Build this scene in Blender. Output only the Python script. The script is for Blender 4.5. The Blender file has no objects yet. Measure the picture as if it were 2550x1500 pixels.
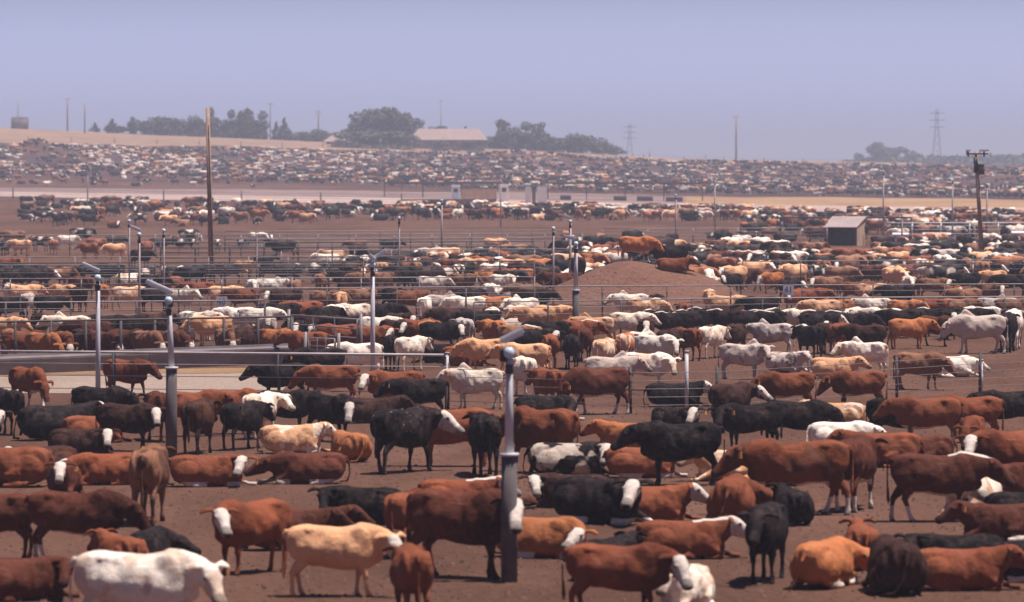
import bpy, bmesh, math, random
import numpy as np
from mathutils import Vector, Matrix
R = math.radians
random.seed(7); rng = np.random.default_rng(7)
SC = bpy.context.scene

# ------------------------------------------------------------------ camera
FPX = 12000.0            # focal length in pixels of the 2550-wide photograph
HC = 6.8                 # camera height above the pens
HY = 410.0               # image row of the horizon
camd = bpy.data.cameras.new('camera'); cam = bpy.data.objects.new('camera', camd)
SC.collection.objects.link(cam); SC.camera = cam
cam.location = (0, 0, HC); cam.rotation_euler = (R(90), 0, 0)
camd.sensor_width = 36.0; camd.lens = FPX / 2550 * 36.0
camd.shift_y = (HY - 750.0) / 2550.0
camd.clip_start = 1.0; camd.clip_end = 60000.0
camd.dof.use_dof = True; camd.dof.focus_distance = 165.0; camd.dof.aperture_fstop = 2.2

# ------------------------------------------------------------------ world, sun, exposure
SUN_EL, SUN_AZ = R(73), R(-8)          # azimuth measured from +X (picture right) towards +Y (away)
W = bpy.data.worlds.new('World'); SC.world = W; W.use_nodes = True
nt = W.node_tree; nt.nodes.clear()
out = nt.nodes.new('ShaderNodeOutputWorld'); bg = nt.nodes.new('ShaderNodeBackground')
sky = nt.nodes.new('ShaderNodeTexSky'); sky.sky_type = 'NISHITA'; sky.sun_disc = False
sky.sun_elevation = SUN_EL; sky.sun_rotation = R(90) - SUN_AZ
sky.altitude = 0; sky.air_density = 1.0; sky.dust_density = 3.0; sky.ozone_density = 1.5
tint = nt.nodes.new('ShaderNodeMix'); tint.data_type = 'RGBA'; tint.blend_type = 'MULTIPLY'
tint.inputs['Factor'].default_value = 1.0; tint.inputs['B'].default_value = (SKYTINT[0], SKYTINT[1], SKYTINT[2], 1) if 'SKYTINT' in globals() else (0.85, 0.92, 1.60, 1)
nt.links.new(sky.outputs[0], tint.inputs['A'])
# the dusty band of air near the horizon glows brighter than the clear sky overhead
gen = nt.nodes.new('ShaderNodeTexCoord'); sp = nt.nodes.new('ShaderNodeSeparateXYZ'); nt.links.new(gen.outputs['Generated'], sp.inputs[0])
mr = nt.nodes.new('ShaderNodeMapRange'); mr.interpolation_type = 'SMOOTHSTEP'; nt.links.new(sp.outputs[2], mr.inputs['Value'])
mr.inputs['From Min'].default_value = 0.0; mr.inputs['From Max'].default_value = 0.062; mr.inputs['To Min'].default_value = 7.9; mr.inputs['To Max'].default_value = 0.40
sc_ = nt.nodes.new('ShaderNodeVectorMath'); sc_.operation = 'SCALE'; nt.links.new(tint.outputs['Result'], sc_.inputs[0]); nt.links.new(mr.outputs['Result'], sc_.inputs['Scale'])
nt.links.new(sc_.outputs[0], bg.inputs['Color'])
bg.inputs['Strength'].default_value = 0.05
nt.links.new(bg.outputs[0], out.inputs[0])
sd = bpy.data.lights.new('sun', 'SUN'); so = bpy.data.objects.new('sun', sd); SC.collection.objects.link(so)
sd.energy = 5.0; sd.angle = R(0.6); sd.color = (1.0, 0.92, 0.83)
sdir = Vector((math.cos(SUN_EL) * math.cos(SUN_AZ), math.cos(SUN_EL) * math.sin(SUN_AZ), math.sin(SUN_EL)))
so.rotation_euler = sdir.to_track_quat('Z', 'Y').to_euler()
SC.view_settings.view_transform = 'Standard'; SC.view_settings.look = 'None'
SC.view_settings.exposure = 0.46; SC.view_settings.gamma = 1.0
SC.cycles.volume_bounces = 0; SC.cycles.max_bounces = 6; SC.cycles.use_denoising = True

# ------------------------------------------------------------------ helpers
COL = SC.collection
def srgb(r, g, b):
    f = lambda c: (c / 255 / 12.92) if c / 255 <= 0.04045 else ((c / 255 + 0.055) / 1.055) ** 2.4
    return (f(r), f(g), f(b))
def tag(o, label=None, cat=None, group=None, kind=None):
    if label: o['label'] = label
    if cat: o['category'] = cat
    if group: o['group'] = group
    if kind: o['kind'] = kind
    return o
def empty(name, loc=(0, 0, 0), rz=0.0):
    o = bpy.data.objects.new(name, None); COL.objects.link(o)
    o.location = loc; o.rotation_euler = (0, 0, rz); o.empty_display_size = 0.2
    return o
class MB:
    """collects boxes, tubes and quads, then links them as one mesh object"""
    def __init__(s): s.v = []; s.f = []
    def add(s, vs, fs):
        n = len(s.v); s.v += [tuple(v) for v in vs]; s.f += [tuple(i + n for i in f) for f in fs]; return s
    def box(s, c, d, rz=0.0, M=None):
        x, y, z = d[0] / 2, d[1] / 2, d[2] / 2
        vs = [Vector((i * x, j * y, k * z)) for k in (-1, 1) for i, j in ((-1, -1), (1, -1), (1, 1), (-1, 1))]
        Q = M if M else Matrix.Rotation(rz, 3, 'Z')
        vs = [Q @ v + Vector(c) for v in vs]
        return s.add(vs, [(3, 2, 1, 0), (4, 5, 6, 7), (0, 1, 5, 4), (1, 2, 6, 5), (2, 3, 7, 6), (3, 0, 4, 7)])
    def tube(s, pts, r, n=8, r2=None):
        pts = [Vector(p) for p in pts]; vs = []; fs = []
        for i, p in enumerate(pts):
            d = (pts[min(i + 1, len(pts) - 1)] - pts[max(i - 1, 0)]).normalized()
            a = d.cross(Vector((0, 0, 1)))
            if a.length < 1e-3: a = Vector((1, 0, 0))
            a.normalize(); b = d.cross(a)
            rr = r + ((r2 - r) * i / (len(pts) - 1) if r2 is not None else 0)
            for k in range(n):
                t = 2 * math.pi * k / n; vs.append(p + a * math.cos(t) * rr + b * math.sin(t) * rr)
        for i in range(len(pts) - 1):
            for k in range(n):
                fs.append((i * n + k, i * n + (k + 1) % n, (i + 1) * n + (k + 1) % n, (i + 1) * n + k))
        fs.append(tuple(range(n - 1, -1, -1))); fs.append(tuple((len(pts) - 1) * n + k for k in range(n)))
        return s.add(vs, fs)
    def build(s, name, mat, parent=None, smooth=False):
        me = bpy.data.meshes.new(name); me.from_pydata([tuple(v) for v in s.v], [], s.f); me.update()
        if mat: me.materials.append(mat)
        if smooth:
            me.polygons.foreach_set('use_smooth', [True] * len(me.polygons))
        o = bpy.data.objects.new(name, me); COL.objects.link(o)
        if parent: o.parent = parent
        return o
def copy_tree(o):
    c = o.copy(); COL.objects.link(c)
    for ch in list(o.children):
        d = copy_tree(ch); d.parent = c
    return c

# ------------------------------------------------------------------ materials
def newmat(name):
    m = bpy.data.materials.new(name); m.use_nodes = True; t = m.node_tree
    return m, t, t.nodes['Principled BSDF']
def nd(t, typ, **kw):
    n = t.nodes.new(typ)
    for k, v in kw.items(): setattr(n, k, v)
    return n
def mixc(t, fac, a, b, blend='MIX'):
    n = nd(t, 'ShaderNodeMix', data_type='RGBA', blend_type=blend)
    for key, val in (('Factor', fac), ('A', a), ('B', b)):
        if isinstance(val, bpy.types.NodeSocket): t.links.new(val, n.inputs[key])
        elif isinstance(val, (int, float)): n.inputs[key].default_value = val
        else: n.inputs[key].default_value = (*val[:3], 1)
    return n.outputs['Result']
def noise(t, vec, scale, detail=4, rough=0.55):
    n = nd(t, 'ShaderNodeTexNoise'); n.inputs['Scale'].default_value = scale
    n.inputs['Detail'].default_value = detail; n.inputs['Roughness'].default_value = rough
    if vec: t.links.new(vec, n.inputs['Vector'])
    return n.outputs['Fac']
def ramp(t, fac, lo, hi, a=0.0, b=1.0):
    n = nd(t, 'ShaderNodeMapRange'); n.inputs['From Min'].default_value = lo; n.inputs['From Max'].default_value = hi
    n.inputs['To Min'].default_value = a; n.inputs['To Max'].default_value = b
    t.links.new(fac, n.inputs['Value']); return n.outputs['Result']
def mth(t, op, a, b=None, c=None):
    n = nd(t, 'ShaderNodeMath', operation=op)
    for i, v in enumerate((a, b, c)):
        if v is None: continue
        if isinstance(v, bpy.types.NodeSocket): t.links.new(v, n.inputs[i])
        else: n.inputs[i].default_value = v
    return n.outputs[0]
def bump(t, h, strength, dist, bsdf):
    n = nd(t, 'ShaderNodeBump'); n.inputs['Strength'].default_value = strength; n.inputs['Distance'].default_value = dist
    t.links.new(h, n.inputs['Height']); t.links.new(n.outputs[0], bsdf.inputs['Normal'])
def simple(name, c, rough=0.7, var=0.18, scale=3.0, metal=0.0, bmp=0.0, c2=None):
    m, t, b = newmat(name); g = nd(t, 'ShaderNodeNewGeometry')
    f = noise(t, g.outputs['Position'], scale, 5)
    f = ramp(t, f, 0.3, 0.7)
    lo = tuple(x * (1 - var) for x in c) if c2 is None else c2
    t.links.new(mixc(t, f, lo, tuple(min(1, x * (1 + var)) for x in c)), b.inputs['Base Color'])
    b.inputs['Roughness'].default_value = rough; b.inputs['Metallic'].default_value = metal
    if bmp: bump(t, noise(t, g.outputs['Position'], scale * 6, 4), 0.5, bmp, b)
    return m
M_GALV = simple('galvanised_paint', (0.56, 0.53, 0.57), 0.5, 0.15, 2.0)
M_SLEEVE = simple('rubber_sleeve', (0.105, 0.085, 0.092), 0.95, 0.25, 4.0)
M_DARKSTEEL = simple('dark_steel', (0.06, 0.045, 0.05), 0.7, 0.3, 4.0)
M_RAIL = simple('weathered_rail', (0.20, 0.165, 0.18), 0.5, 0.25, 2.0)
M_WHITE = simple('white_paint', (0.86, 0.83, 0.83), 0.5, 0.08, 3.0)
M_WOOD = simple('pole_wood', (0.36, 0.23, 0.17), 0.85, 0.25, 2.5)
M_CONC = simple('concrete', (0.155, 0.125, 0.135), 0.85, 0.25, 1.2, bmp=0.01)
M_CONCL = simple('pale_concrete', (0.60, 0.55, 0.56), 0.85, 0.12, 0.8)
M_ROOFT = simple('sheet_roof', (0.34, 0.26, 0.25), 0.7, 0.15, 0.7)
M_BOARD = simple('weathered_boards', (0.16, 0.11, 0.10), 0.85, 0.3, 2.0)
M_TAN = simple('tan_panel', (0.50, 0.33, 0.24), 0.8, 0.2, 1.5)
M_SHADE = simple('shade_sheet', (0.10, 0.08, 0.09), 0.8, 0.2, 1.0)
M_GLASS = simple('lamp_glass', (0.55, 0.68, 0.80), 0.2, 0.1, 4.0)
M_BLACKP = simple('black_paint', (0.02, 0.02, 0.025), 0.5, 0.1, 4.0)
M_TAGM = simple('ear_tag_plastic', (0.85, 0.40, 0.12), 0.5, 0.1, 9.0)
M_TRUNK = simple('bark', (0.12, 0.085, 0.07), 0.9, 0.3, 3.0)
# ------------------------------------------------------------------ cattle
def frame(d, up=(0, 0, 1)):
    d = Vector(d).normalized(); u = Vector(up); s = u.cross(d)
    if s.length < 1e-3: s = Vector((0, 1, 0))
    s.normalize(); u = d.cross(s); return d, s, u
def loft(P, st, n=20, ex=2.3, up=(0, 0, 1), axis=None):
    """closed tube through stations (point, half width, half height); superellipse sections"""
    pts = [Vector(s[0]) for s in st]; vs = []; fs = []
    for i, s in enumerate(st):
        d = axis if axis else pts[min(i + 1, len(pts) - 1)] - pts[max(i - 1, 0)]
        d, sd_, u = frame(d, up)
        for k in range(n):
            t = 2 * math.pi * k / n; c, q = math.cos(t), math.sin(t)
            cx = math.copysign(abs(c) ** (2 / ex), c); qx = math.copysign(abs(q) ** (2 / ex), q)
            vs.append(pts[i] + sd_ * cx * s[1] + u * qx * s[2])
    for i in range(len(pts) - 1):
        for k in range(n): fs.append((i * n + k, i * n + (k + 1) % n, (i + 1) * n + (k + 1) % n, (i + 1) * n + k))
    fs.append(tuple(range(n - 1, -1, -1))); fs.append(tuple((len(pts) - 1) * n + k for k in range(n)))
    P.add(vs, fs)
def ball(P, c, r, n=8):
    if not hasattr(r, '__len__'): r = (r, r, r)
    st = [((c[0] + r[0] * math.sin(a), c[1], c[2]), r[1] * math.cos(a), r[2] * math.cos(a)) for a in [math.pi * (i / n - 0.5) * 0.96 for i in range(n + 1)]]
    loft(P, st, 12, 2.0, axis=Vector((1, 0, 0)))
def sph(yaw, pitch):
    return Vector((math.cos(pitch) * math.cos(yaw), math.cos(pitch) * math.sin(yaw), math.sin(pitch)))

POSE_H = {}; TAGPOS = {}
def cow_mesh(name, lying=False, nyaw=0, nel=30, hyaw=None, hel=-32, legs=(0, 0, 0, 0), hump=False, voxel=0.024, tailsw=0.0, calf=1.0, side=1, horns=False, fat=1.0):
    P = MB()
    rr = random.Random(name)
    hyaw = nyaw if hyaw is None else hyaw
    dz = -0.53 if lying else 0.0; fat *= 0.97; wk = 1.06 if lying else 1.0; wk *= fat
    T = [(-0.83, 1.18, 1.00, .08), (-0.80, 1.25, 0.84, .155), (-0.73, 1.295, 0.71, .235), (-0.60, 1.32, 0.645, .282), (-0.43, 1.335, 0.625, .305),
         (-0.24, 1.315, 0.575, .335), (-0.02, 1.305, 0.525, .368), (0.20, 1.305, 0.50, .362), (0.37, 1.32, 0.50, .318), (0.51, 1.34, 0.51, .28),
         (0.63, 1.32, 0.53, .245), (0.73, 1.26, 0.58, .20), (0.80, 1.18, 0.67, .145), (0.84, 1.08, 0.78, .08)]
    st = []
    for x, zt, zb, hw in T:
        zb -= .005 * (1 - abs(x)); zt += dz; zb += dz
        if lying:
            zb = max(zb - 0.02, 0.03); hw *= wk
        else: hw *= fat
        st.append(((x, 0.0, (zt + zb) / 2), hw, (zt - zb) / 2))
    n0 = len(P.v); loft(P, st, 28, 2.25, axis=Vector((1, 0, 0)))
    # narrower top, fuller lower barrel
    for i in range(n0, len(P.v)):
        x, y, z = P.v[i]; k = (z - dz - 0.95) / 0.38
        y *= 1.0 - 0.16 * max(0, k) + 0.02 * max(0, -k)
        if lying: y += 0.07 * side * (z - 0.4)
        P.v[i] = (x, y, z)
    # hooks (hip bones) and shoulder blades
    for s in (-1, 1):
        ball(P, (-0.45, s * 0.17 * fat, 1.22 + dz), (.16, .08, .075))
        ball(P, (0.44, s * 0.195 * fat, 0.98 + dz), (.24, .095, .33))
        ball(P, (-0.60, s * 0.185 * fat, 1.0 + dz), (.24, .095, .30))
    if hump: loft(P, [((.18, 0, 1.28 + dz), .06, .05), ((.34, 0, 1.33 + dz), .085, .11), ((.46, 0, 1.37 + dz), .09, .15), ((.56, 0, 1.35 + dz), .08, .13), ((.66, 0, 1.26 + dz), .06, .08)], 14, 2, axis=Vector((1, 0, 0)))
    # neck and head
    N0 = Vector((0.66, 0, 1.05 + dz)); ny, ne = R(nyaw), R(nel)
    nd1 = sph(ny * 0.55, ne * 0.8); nd2 = sph(ny, ne)
    A = N0 - Vector((0.22, 0, 0.0)); B = N0 + nd1 * 0.17; C = B + nd2 * 0.16; D = C + nd2 * 0.06
    loft(P, [(A, .22, .30), (N0, .215, .30), (B, .175, .255), (C, .14, .20), (D, .12, .16)], 20, 2.1)
    # dewlap / brisket
    ball(P, (0.76, 0, 0.74 + dz * 0.9 if not lying else 0.26), (.14, .10, .13))
    if hump:
        loft(P, [(A - Vector((0, 0, .18)), .05, .16), (N0 - Vector((0, 0, .24)), .045, .18), (C - Vector((0, 0, .17)), .03, .09)], 10, 2)
    h = sph(R(hyaw), R(hel)); hd, hs, hu = frame(h)
    P0 = D + hu * 0.02
    HS = 1.27
    H = lambda l, u, s=0.0: P0 + (hd * l + hu * u + hs * s) * HS
    loft(P, [(H(-.07, .0), .085, .085), (H(-.02, .01), .118, .125), (H(.05, .01), .138, .145), (H(.13, .005), .138, .14), (H(.21, -.005), .115, .122),
             (H(.29, -.012), .096, .10), (H(.36, -.015), .096, .09), (H(.41, -.018), .108, .09), (H(.45, -.025), .098, .078), (H(.475, -.03), .055, .045)], 18, 2.4)
    loft(P, [(H(.00, -.10), .085, .07), (H(.12, -.12), .085, .075), (H(.26, -.095), .07, .05), (H(.38, -.07), .06, .04)], 12, 2)   # jaw
    for s in (-1, 1):
        ball(P, tuple(H(.13, .055, s * .122)), .03, 6)
        e0 = H(-.03, .055, s * .09); e1 = H(-.055, .045, s * .20); e2 = H(-.03, .0, s * .30)
        loft(P, [(e0, .03, .032), (e0.lerp(e1, .5), .036, .06), (e1, .03, .078), (e1.lerp(e2, .6), .026, .058), (e2, .014, .02)], 10, 2, up=hd)
        if horns:
            loft(P, [(H(-.04, .09, s * .06), .028, .028), (H(-.05, .13, s * .15), .024, .024), (H(.0, .20, s * .20), .012, .012)], 8, 2)
    tagp = H(-.035, .0, side * .27)
    # legs
    def leg(pts):
        loft(P, [(p, a * (1.14 if p[2] < .7 and a < .06 else 1), b * (1.14 if p[2] < .7 and a < .06 else 1)) for p, a, b in pts], 12, 2.0, up=(1, 0, 0))
    if not lying:
        for k, s in ((0, 1), (1, -1)):
            q = legs[k]; y = s * .165 * fat
            leg([((.50, y, .98), .07, .15), ((.49, y, .78), .085, .125), ((.50 + q * .03, y * 1.02, .62), .065, .085), ((.50 + q * .07, y, .47), .05, .058), ((.505 + q * .09, y, .40), .047, .052),
                 ((.50 + q * .10, y, .33), .035, .038), ((.495 + q * .12, y, .18), .032, .036), ((.50 + q * .14, y, .10), .042, .045), ((.525 + q * .15, y, .05), .040, .045), ((.545 + q * .16, y, .0), .052, .062)])
        for k, s in ((2, 1), (3, -1)):
            q = legs[k]; y = s * .165 * fat
            leg([((-.58, y * .8, 1.14), .09, .20), ((-.55, y * 1.05, .95), .125, .235), ((-.50 + q * .02, y * 1.1, .78), .11, .19), ((-.56 + q * .05, y * 1.05, .64), .075, .115), ((-.65 + q * .07, y, .53), .052, .075),
                 ((-.695 + q * .08, y, .46), .045, .058), ((-.69 + q * .10, y, .38), .036, .046), ((-.675 + q * .13, y, .20), .033, .038), ((-.665 + q * .15, y, .10), .043, .047), ((-.64 + q * .16, y, .05), .040, .046), ((-.62 + q * .17, y, .0), .052, .062)])
        sw = tailsw
        loft(P, [((-.82, 0, 1.24), .045, .05), ((-.895, sw * .1, 1.14), .030, .034), ((-.905, sw * .2, .95), .026, .026), ((-.895, sw * .5, .72), .026, .026), ((-.885, sw * .8, .56), .034, .034), ((-.88, sw, .44), .042, .042), ((-.88, sw, .33), .022, .022)], 8, 2)
        ball(P, (-.33, 0, .62), (.13, .08, .06))
        if not hump: ball(P, (-.55, 0, .66), (.10, .09, .08))
    else:
        for s in (-1, 1):
            y = s * .20
            ball(P, (-.42, s * .25, .36), (.33, .15, .30))
            ball(P, (.42, s * .20, .36), (.19, .13, .25))
            if s == side:   # one foreleg stretched out in front
                leg([((.42, y, .36), .10, .12), ((.68, y * 1.05, .20), .07, .075), ((.88, y, .13), .055, .058), ((1.02, y, .07), .042, .042), ((1.16, y, .055), .045, .045), ((1.23, y, .05), .05, .05)])
            else:
                leg([((.42, y, .36), .10, .12), ((.66, y, .19), .075, .08), ((.82, y, .12), .065, .07), ((.80, y * 1.1, .07), .055, .05), ((.58, y * 1.15, .05), .042, .04), ((.44, y * 1.1, .05), .045, .045)])
            yy = s * (.33 if s == side else .24)
            leg([((-.30, yy * .9, .30), .14, .17), ((-.02, yy, .22), .10, .11), ((-.18, yy * 1.15, .10), .065, .065), ((-.50, yy * 1.15, .08), .055, .055), ((-.28, yy * 1.25, .06), .042, .042), ((-.04, yy * 1.28, .055), .045, .045), ((.04, yy * 1.28, .05), .05, .05)])
        loft(P, [((-.82, 0, .70), .045, .05), ((-.92, side * .03, .50), .030, .034), ((-.94, side * .10, .25), .026, .028), ((-.90, side * .22, .07), .034, .034), ((-.72, side * .32, .05), .04, .035)], 8, 2)
    ob = P.build('tmp', None)
    md = ob.modifiers.new('r', 'REMESH'); md.mode = 'VOXEL'; md.voxel_size = voxel; md.use_smooth_shade = True
    s2 = ob.modifiers.new('s', 'SMOOTH'); s2.factor = 0.5; s2.iterations = 5
    dg = bpy.context.evaluated_depsgraph_get(); me = bpy.data.meshes.new_from_object(ob.evaluated_get(dg))
    bpy.data.objects.remove(ob)
    me.name = name
    # anatomy: hollow flank, groove behind the shoulder, spine ridge, loose skin
    nv = len(me.vertices); co = np.empty(nv * 3, np.float32); me.vertices.foreach_get('co', co); co = co.reshape(-1, 3)
    x, y, z = co[:, 0], co[:, 1], co[:, 2] - dz; ay = np.abs(y); G = lambda a, b, c, d: np.exp(-((a - b) / c) ** 2 ) ** d
    tor = ((x > -.9) & (x < .72) & (ay > .10)).astype(np.float32)
    k = -.13 * G(x, -.27, .12, 1) * G(z, 1.14, .12, 1) - .09 * G(x, .17, .07, 1) * G(z, .95, .26, 1) + .05 * G(x, -.45, .07, 1) * G(z, 1.22, .07, 1) - .07 * G(x, -.36, .08, 1) * G(z, .72, .10, 1) + .05 * G(x, .42, .12, 1) * G(z, .80, .14, 1)
    k = k - .07 * G(x, -.80, .08, 1) * G(z, 1.05, .10, 1)
    y = y * (1 + k * tor)
    ph = rr.uniform(0, 6)
    y = y + np.sign(y) * tor * (.006 * np.sin(x * 9 + z * 11 + ph) + .004 * np.sin(x * 19 - z * 17 + ph * 2)) * (ay > .15)
    if not lying: z = z + .022 * G(x, .50, .12, 1) * (z > 1.15) - .018 * G(x, .12, .16, 1) * (z > 1.15) + .014 * G(x, -.52, .12, 1) * (z > 1.15)
    co[:, 1] = y; co[:, 2] = z + dz
    me.vertices.foreach_set('co', co.ravel()); me.update()
    # masks: R face, G socks/belly/brisket, B dark details, A topline
    nv = len(me.vertices); co = np.empty(nv * 3, np.float32); me.vertices.foreach_get('co', co); co = co.reshape(-1, 3)
    def L(p): return np.array(p, np.float32)
    rel = co - L(P0); l = rel @ L(hd); u = rel @ L(hu); sdd = rel @ L(hs)
    rad = np.sqrt(u ** 2 + sdd ** 2)
    face = np.clip((l + 0.05) / 0.06, 0, 1) * np.clip((0.62 - l) / 0.05, 0, 1) * np.clip((0.25 - rad) / 0.04, 0, 1)
    earm = (np.abs(sdd) > .13) & (l < .06) & (l > -.16) & (rad < .36)
    face = np.where(earm, face * 0.0, face)
    face = face * (1 - .52 * np.clip((-u - .03) / .08, 0, 1)) * (1 - .45 * np.clip((np.abs(sdd) - .09) / .05, 0, 1) * np.clip((.16 - l) / .1, 0, 1))
    dark = np.zeros(nv, np.float32)
    for s in (-1, 1):
        e = L(H(.13, .055, s * .135)); dark = np.maximum(dark, np.clip(1.7 - np.linalg.norm(co - e, axis=1) / .040, 0, 1))
        e = L(H(.465, .005, s * .045)); dark = np.maximum(dark, np.clip(1.5 - np.linalg.norm(co - e, axis=1) / .02, 0, 1))
        e = L(H(-.03, .02, s * .19)); dark = np.maximum(dark, 0.55 * np.clip(1.4 - np.linalg.norm(co - e, axis=1) / .045, 0, 1))
    dark = np.maximum(dark, 0.62 * np.clip((l - .41) / .05, 0, 1) * (rad < .17) * (l < .62))
    if not lying:
        dark = np.maximum(dark, np.clip((0.065 - co[:, 2]) / .02, 0, 1) * .9)
        sock = np.clip((0.36 - co[:, 2]) / .08, 0, 1)
        sock = np.maximum(sock, np.clip((0.62 - co[:, 2]) / .04, 0, 1) * (np.abs(co[:, 1]) < .2) * (co[:, 0] > -.5) * (co[:, 0] < .8) * (co[:, 2] > .45))
        top = np.clip((co[:, 2] - 1.20) / .08, 0, 1) * (co[:, 0] > .25) * (l < -.0) * np.clip((.12 - np.abs(co[:, 1])) / .04, 0, 1)
    else:
        sock = np.clip((0.16 - co[:, 2]) / .04, 0, 1) * ((co[:, 0] > .5) | (np.abs(co[:, 1]) > .30))
        top = np.clip((co[:, 2] - .66) / .08, 0, 1) * (co[:, 0] > .25) * (l < -.0) * np.clip((.12 - np.abs(co[:, 1])) / .04, 0, 1)
    front = np.clip((co[:, 0] + (0.15)) / 0.7, 0, 1)
    col = np.stack([face, np.clip(sock, 0, 1), np.clip(dark, 0, 1), np.clip(top, 0, 1)], 1).astype(np.float32)
    at = me.attributes.new('marks', 'FLOAT_COLOR', 'POINT'); at.data.foreach_set('color', col.ravel())
    f2 = np.stack([front, earm.astype(np.float32), front * 0, front * 0 + 1], 1).astype(np.float32)
    a2 = me.attributes.new('marks_b', 'FLOAT_COLOR', 'POINT'); a2.data.foreach_set('color', f2.ravel())
    POSE_H[name] = 1.31 + dz; TAGPOS[name] = tagp
    return me

def coat_material(name, herd=False):
    m, t, b = newmat(name)
    mk = nd(t, 'ShaderNodeAttribute', attribute_name='marks'); sep = nd(t, 'ShaderNodeSeparateColor'); t.links.new(mk.outputs['Color'], sep.inputs[0])
    mb = nd(t, 'ShaderNodeAttribute', attribute_name='marks_b'); sepb = nd(t, 'ShaderNodeSeparateColor'); t.links.new(mb.outputs['Color'], sepb.inputs[0])
    tc = nd(t, 'ShaderNodeTexCoord'); oi = nd(t, 'ShaderNodeObjectInfo')
    off = nd(t, 'ShaderNodeVectorMath', operation='MULTIPLY_ADD'); cmb = nd(t, 'ShaderNodeCombineXYZ')
    for i in range(3): t.links.new(oi.outputs['Random'], cmb.inputs[i])
    t.links.new(cmb.outputs[0], off.inputs[0]); off.inputs[1].default_value = (37.0, 71.0, 13.0); t.links.new(tc.outputs['Object'], off.inputs[2])
    v = off.outputs[0]
    def at(n):
        a = nd(t, 'ShaderNodeAttribute', attribute_name=n, attribute_type='OBJECT'); return a.outputs['Fac']
    base = oi.outputs['Color']
    n1 = noise(t, v, 2.6, 3); n2 = noise(t, v, 9.0, 4); n3 = noise(t, v, 45.0, 3, .7)
    # shoulders and neck darker or paler than the barrel on some animals
    dk = mixc(t, 1.0, base, (0.42, 0.34, 0.34), 'MULTIPLY')
    fr = mth(t, 'MULTIPLY', mth(t, 'MULTIPLY', sepb.outputs[0], ramp(t, n1, .28, .5)), at('dark_front'))
    c = mixc(t, fr, base, dk)
    lum = ramp(t, n2, .3, .7, 0.88, 1.12)
    lum = mth(t, 'MULTIPLY', lum, ramp(t, n1, .3, .7, 0.82, 1.15))
    lum = mth(t, 'MULTIPLY', lum, ramp(t, n3, .3, .7, 0.90, 1.10))
    vm = nd(t, 'ShaderNodeVectorMath', operation='SCALE'); t.links.new(c, vm.inputs[0]); t.links.new(lum, vm.inputs['Scale'])
    c = vm.outputs[0]
    # patches
    pt = ramp(t, mth(t, 'ADD', noise(t, v, 2.1, 2, .5), mth(t, 'MULTIPLY', n2, .10)), .56, .60)
    patchc = nd(t, 'ShaderNodeAttribute', attribute_name='patch_color', attribute_type='OBJECT')
    c = mixc(t, mth(t, 'MULTIPLY', pt, at('patches')), c, patchc.outputs['Color'])
    white = mixc(t, ramp(t, n2, .35, .7), (0.58, 0.48, 0.42), (0.82, 0.73, 0.66))
    wf = mth(t, 'MULTIPLY', ramp(t, mth(t, 'ADD', mth(t, 'ADD', sep.outputs[0], mth(t, 'MULTIPLY', mth(t, 'SUBTRACT', oi.outputs['Random'], .62), .45)), mth(t, 'MULTIPLY', mth(t, 'SUBTRACT', noise(t, v, 14.0, 3), .5), .9)), .28, .60), at('white_face'))
    c = mixc(t, wf, c, white)
    wl = mth(t, 'MULTIPLY', ramp(t, mth(t, 'ADD', sep.outputs[1], mth(t, 'MULTIPLY', mth(t, 'SUBTRACT', n2, .5), .9)), .35, .6), at('white_legs'))
    c = mixc(t, wl, c, white)
    wt = mth(t, 'MULTIPLY', ramp(t, mth(t, 'ADD', mk.outputs['Alpha'], mth(t, 'MULTIPLY', mth(t, 'SUBTRACT', n2, .5), .7)), .4, .6), at('white_top'))
    c = mixc(t, wt, c, white)
    c = mixc(t, sep.outputs[2], c, (0.018, 0.013, 0.014))
    dirt = mth(t, 'MULTIPLY', ramp(t, mth(t, 'ADD', n2, mth(t, 'MULTIPLY', n1, .5)), .70, .95), .55)
    c = mixc(t, dirt, c, mixc(t, .5, c, (0.13, 0.075, 0.06)))
    t.links.new(c, b.inputs['Base Color'])
    b.inputs['Roughness'].default_value = 0.7; b.inputs['Specular IOR Level'].default_value = 0.08
    b.inputs['Sheen Weight'].default_value = 0.0; b.inputs['Sheen Roughness'].default_value = 0.5
    bump(t, mth(t, 'ADD', mth(t, 'MULTIPLY', n3, .7), mth(t, 'MULTIPLY', n2, 1.4)), 0.6, 0.035, b)
    return m
M_COAT = coat_material('cattle_coat')
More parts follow.
